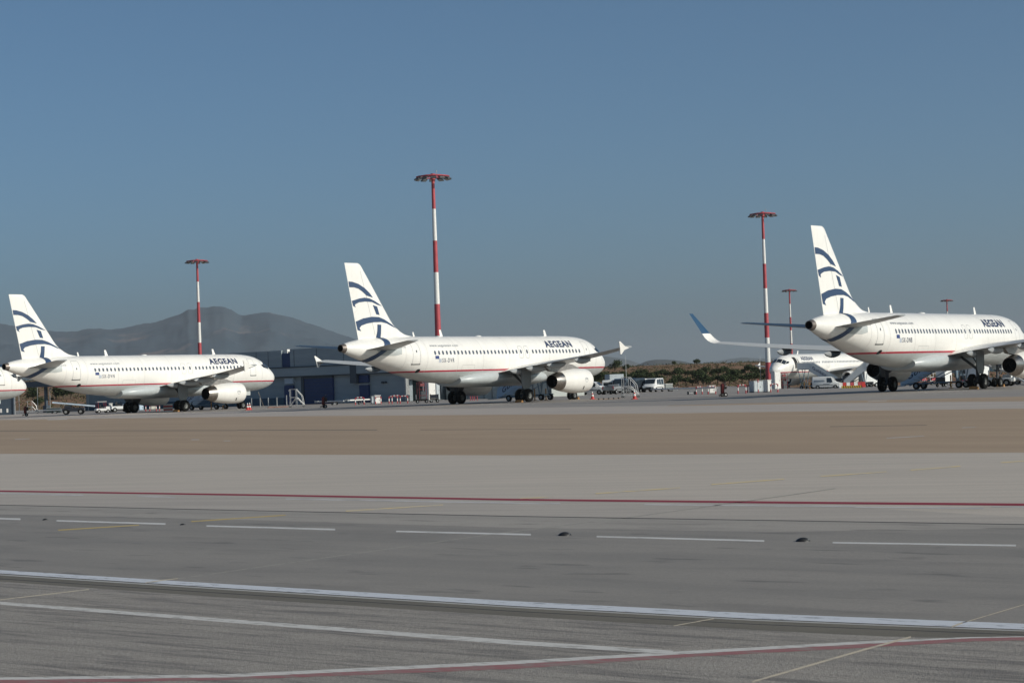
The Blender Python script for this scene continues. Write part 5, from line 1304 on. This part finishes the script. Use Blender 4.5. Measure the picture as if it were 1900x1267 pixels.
def truck(u, D, ang, label, bw=2.0, bh=1.5, z0=1.0, cabside=1, mat='vwhite'):
    t = thing('service_truck', label, 'truck', P(u, D), ang); m = MB(); m.box((0, 0, z0 + bh / 2), (bw, 1.9, bh), ch=.03); part('cargo_box', m, M[mat], t)
    m = MB(); m.box((cabside * (bw / 2 + .65), 0, 1.05), (1.2, 1.75, 1.2), ch=.12); c = part('cab', m, M[mat], t); m = MB(); m.box((cabside * (bw / 2 + 1.26), 0, 1.3), (.05, 1.4, .45)); part('windscreen', m, M['vglass'], c)
    for s in (-1, 1): m = MB(); m.box((cabside * (bw / 2 + .8), s * .885, 1.32), (.55, .03, .4)); part('side_window', m, M['vglass'], c)
    m = MB(); m.box((.2, 0, .55), (bw + 1.8, .9, .2)); part('chassis', m, M['black'], t)
    for x in (-bw * .3, bw / 2 + .6):
        for s in (-1, 1): wheel(t, cabside * x, s * .8, .38, .38, .24)
trolley(1752, 717.5, 1.25, 'dolly carrying a tall white crate under the belly of the airliner with blue wing tips', 'vwhite', 1.12, .785)
vq = truck(1574, 346, 2.8, 'dark service truck under the wing of the airliner with the open door', 1.5, 1.3, .7, mat='vdark')
truck(1607, 345, .4, 'white truck beyond the last red barrier', 1.6, 1.7, .9)
truck(1818, 222, 2.4, 'white-topped truck half hidden by the main wheels', 1.2, 1.1, .9)
def rackcart(u, D, ang, label):
    t = thing('baggage_cart', label, 'baggage cart', P(u, D), ang, 'white framed baggage carts'); m = MB()
    for x in (-.8, .8):
        for y in (-.5, .5): m.cyl((x, y, .4), (x, y, 1.6), .03, n=6)
    for z in (.45, .85, 1.25, 1.6):
        for y in (-.5, .5): m.cyl((-.8, y, z), (.8, y, z), .025, n=6)
        for x in (-.8, .8): m.cyl((x, -.5, z), (x, .5, z), .025, n=6)
    part('frame', m, M['mastwhite'], t); m = MB(); m.box((0, 0, .4), (1.7, 1.1, .07)); part('deck', m, M['black'], t)
    m = MB(); m.box((-.2, 0, .62), (.6, .7, .35), ch=.05); part('suitcase', m, M['red'], t)
    for x in (-.55, .55):
        for s in (-1, 1): wheel(t, x, s * .48, .16, .16, .1)
rackcart(1733, 234, .4, 'white framed baggage cart touching the tall white crate')
rackcart(1716, 236, .3, 'white framed baggage cart half hidden by the boarding stairs')
tug(1791, 716, .6, 'red tug between the stair legs and the main wheels', body='red', canopy=False, s=.75)
belt_loader(1855, 716.5, 2.6, 'white belt loader behind the nose wheels of the airliner with blue wing tips', 5.2, -.34, 'vwhite', 'mastwhite', 1.5)
belt_loader(1868, 714.5, 2.5, 'second white belt loader, steeper, beside the engine nozzle', 4.6, -.5, 'vgrey', 'mastwhite', 1.3)
bt = thing('covered_pallet', 'small white covered pallet beyond the nose wheels', 'pallet', P(1886, 240), .2); m = MB(); m.loft([[(a * .42, b * .42, z) for a, b in ((-1, -1), (1, -1), (1, 1), (-1, 1))] if z < .3 else [(a * .22, b * .22, z) for a, b in ((-1, -1), (1, -1), (1, 1), (-1, 1))] for z in (.1, .28, .62)]); part('cover', m, M['mastwhite'], bt); m = MB(); m.box((0, 0, .05), (.9, .9, .1)); part('pallet', m, M['wood'], bt)
wt = thing('stair_wheel_unit', 'x', 'dolly', P(1783, 200), .2); wt['label'] = 'blue-grey two-legged stand with a single dark wheel'
wt.name = 'wheeled_jack'; wt['category'] = 'jack'
m = MB(); m.box((-.35, 0, 1.3), (.18, .18, 2.6)); m.box((.15, 0, 1.4), (.12, .12, 2.4)); m.tube([(-.3, 0, 1.6), (.15, 0, 2.4)], .04, 6); m.box((0, 0, .45), (.9, .2, .1)); part('legs', m, M['steelblue'], wt); wheel(wt, .35, 0, .28, .28, .16)

# hoses and chocks
def hose(pts, r, label, mat='hose'):
    m = MB(); o0 = Vector(pts[0]); m.tube([Vector(p) - o0 for p in pts], r, 6); o = link('hose', m.mesh('hose', M[mat], True), None, o0); tag(o, label, 'hose')
def bez(a, b, c, d, n=14): return [a * (1 - t) ** 3 + b * 3 * t * (1 - t) ** 2 + c * 3 * t * t * (1 - t) + d * t ** 3 for t in [i / n for i in range(n + 1)]]
a = PX(479, 727, 232); b = P(490, 236); b.z = .03
hose(bez(a, a + Vector((.3, 0, -.8)), b + Vector((-.3, 0, .8)), b), .03, 'hose hanging from under the nose to the apron by the hangar')
a = PX(1879, 700, 190); b = P(1900, 186); b.z = .03
hose(bez(a, a + Vector((.2, 0, -.6)), b + Vector((-.6, 0, -.0)), b + Vector((.6, -.3, 0))), .03, 'dark hose curving down beside the white covered pallet', 'black')
a = P(497, 232); b = P(535, 236); a.z = b.z = .04
hose([a + (b - a) * t + Vector((0, .4 * sin(9 * t), 0)) for t in [i / 16 for i in range(17)]], .06, 'reddish hose lying on the apron toward the access steps', 'hosered')
a = P(1106, 188); b = P(1152, 190); a.z = b.z = .03
rp = thing('chock_rope', 'thin rope with dark floats lying between the two single cones', 'rope', a, 0); m = MB(); m.tube([(0, 0, 0), tuple((b - a) * .5), tuple(b - a)], .012, 5); part('rope', m, M['brownleg'], rp)
for k in range(5): m = MB(); q = (b - a) * (k + .5) / 5; m.cyl(q + Vector((-.07, 0, .03)), q + Vector((.07, 0, .03)), .06, n=8); part('float', m, M['black'], rp)
def chock(k, st, y, label):
    x, yy, z, th = POSE[k]; fw = Vector((cos(th), sin(th), 0)); sb = Vector((sin(th), -cos(th), 0)); p = Vector((x, yy, 0)) + fw * (17.7 - st) + sb * y
    m = MB(); m.prism([(-.18, 0), (.18, 0), (.05, .22), (-.05, .22)], .7); o = link('wheel_chock', m.mesh('wheel_chock', M['wood']), None, p, th + pi); tag(o, label, 'chock', 'wooden wheel chocks')
for k, nm in (('L', 'airliner below the mountain'), ('M', 'middle airliner'), ('R', 'airliner with blue wing tips')):
    chock(k, 18.5, 3.8, 'wooden chock against the main wheels of the %s' % nm); chock(k, 4.5, .0, 'wooden chock ahead of the nose wheels of the %s' % nm)
# slender lamp poles
def pole(u, D, h, label, r=.05, lamp=False):
    t = thing('thin_pole', label, 'pole', P(u, D), 0, 'thin metal poles'); m = MB(); m.cyl((0, 0, 0), (0, 0, h), r, r * .7, 8); part('pole', m, M['alu'], t, True)
    m = MB(); m.box((0, 0, .04), (.3, .3, .08)); part('base', m, M['galv'], t)
    if lamp: m = MB(); m.lathe([(0, .001), (0, .16), (.22, .16), (.3, .001)], o=(.1, 0, h), ax=(0, 0, 1), n=12); part('lamp_head', m, M['mastwhite'], t, True)
pole(36, 300, 2.6, 'thin pole just behind the nose entering the frame'); pole(70.5, 310, 3.9, 'thin pole seen between the nose and the canopy post'); pole(93.5, 305, 3.2, 'thin pole beyond the canopy post', .05, True)
pole(1163, 300, 5.2, 'tall thin aerial rising behind the access steps', .035); pole(1412, 380, 5.4, 'thin aerial beside the mast, near a distant wing tip', .04); pole(164, 305, 2.6, 'short thin lamp pole against the hangar end wall', .04, True)
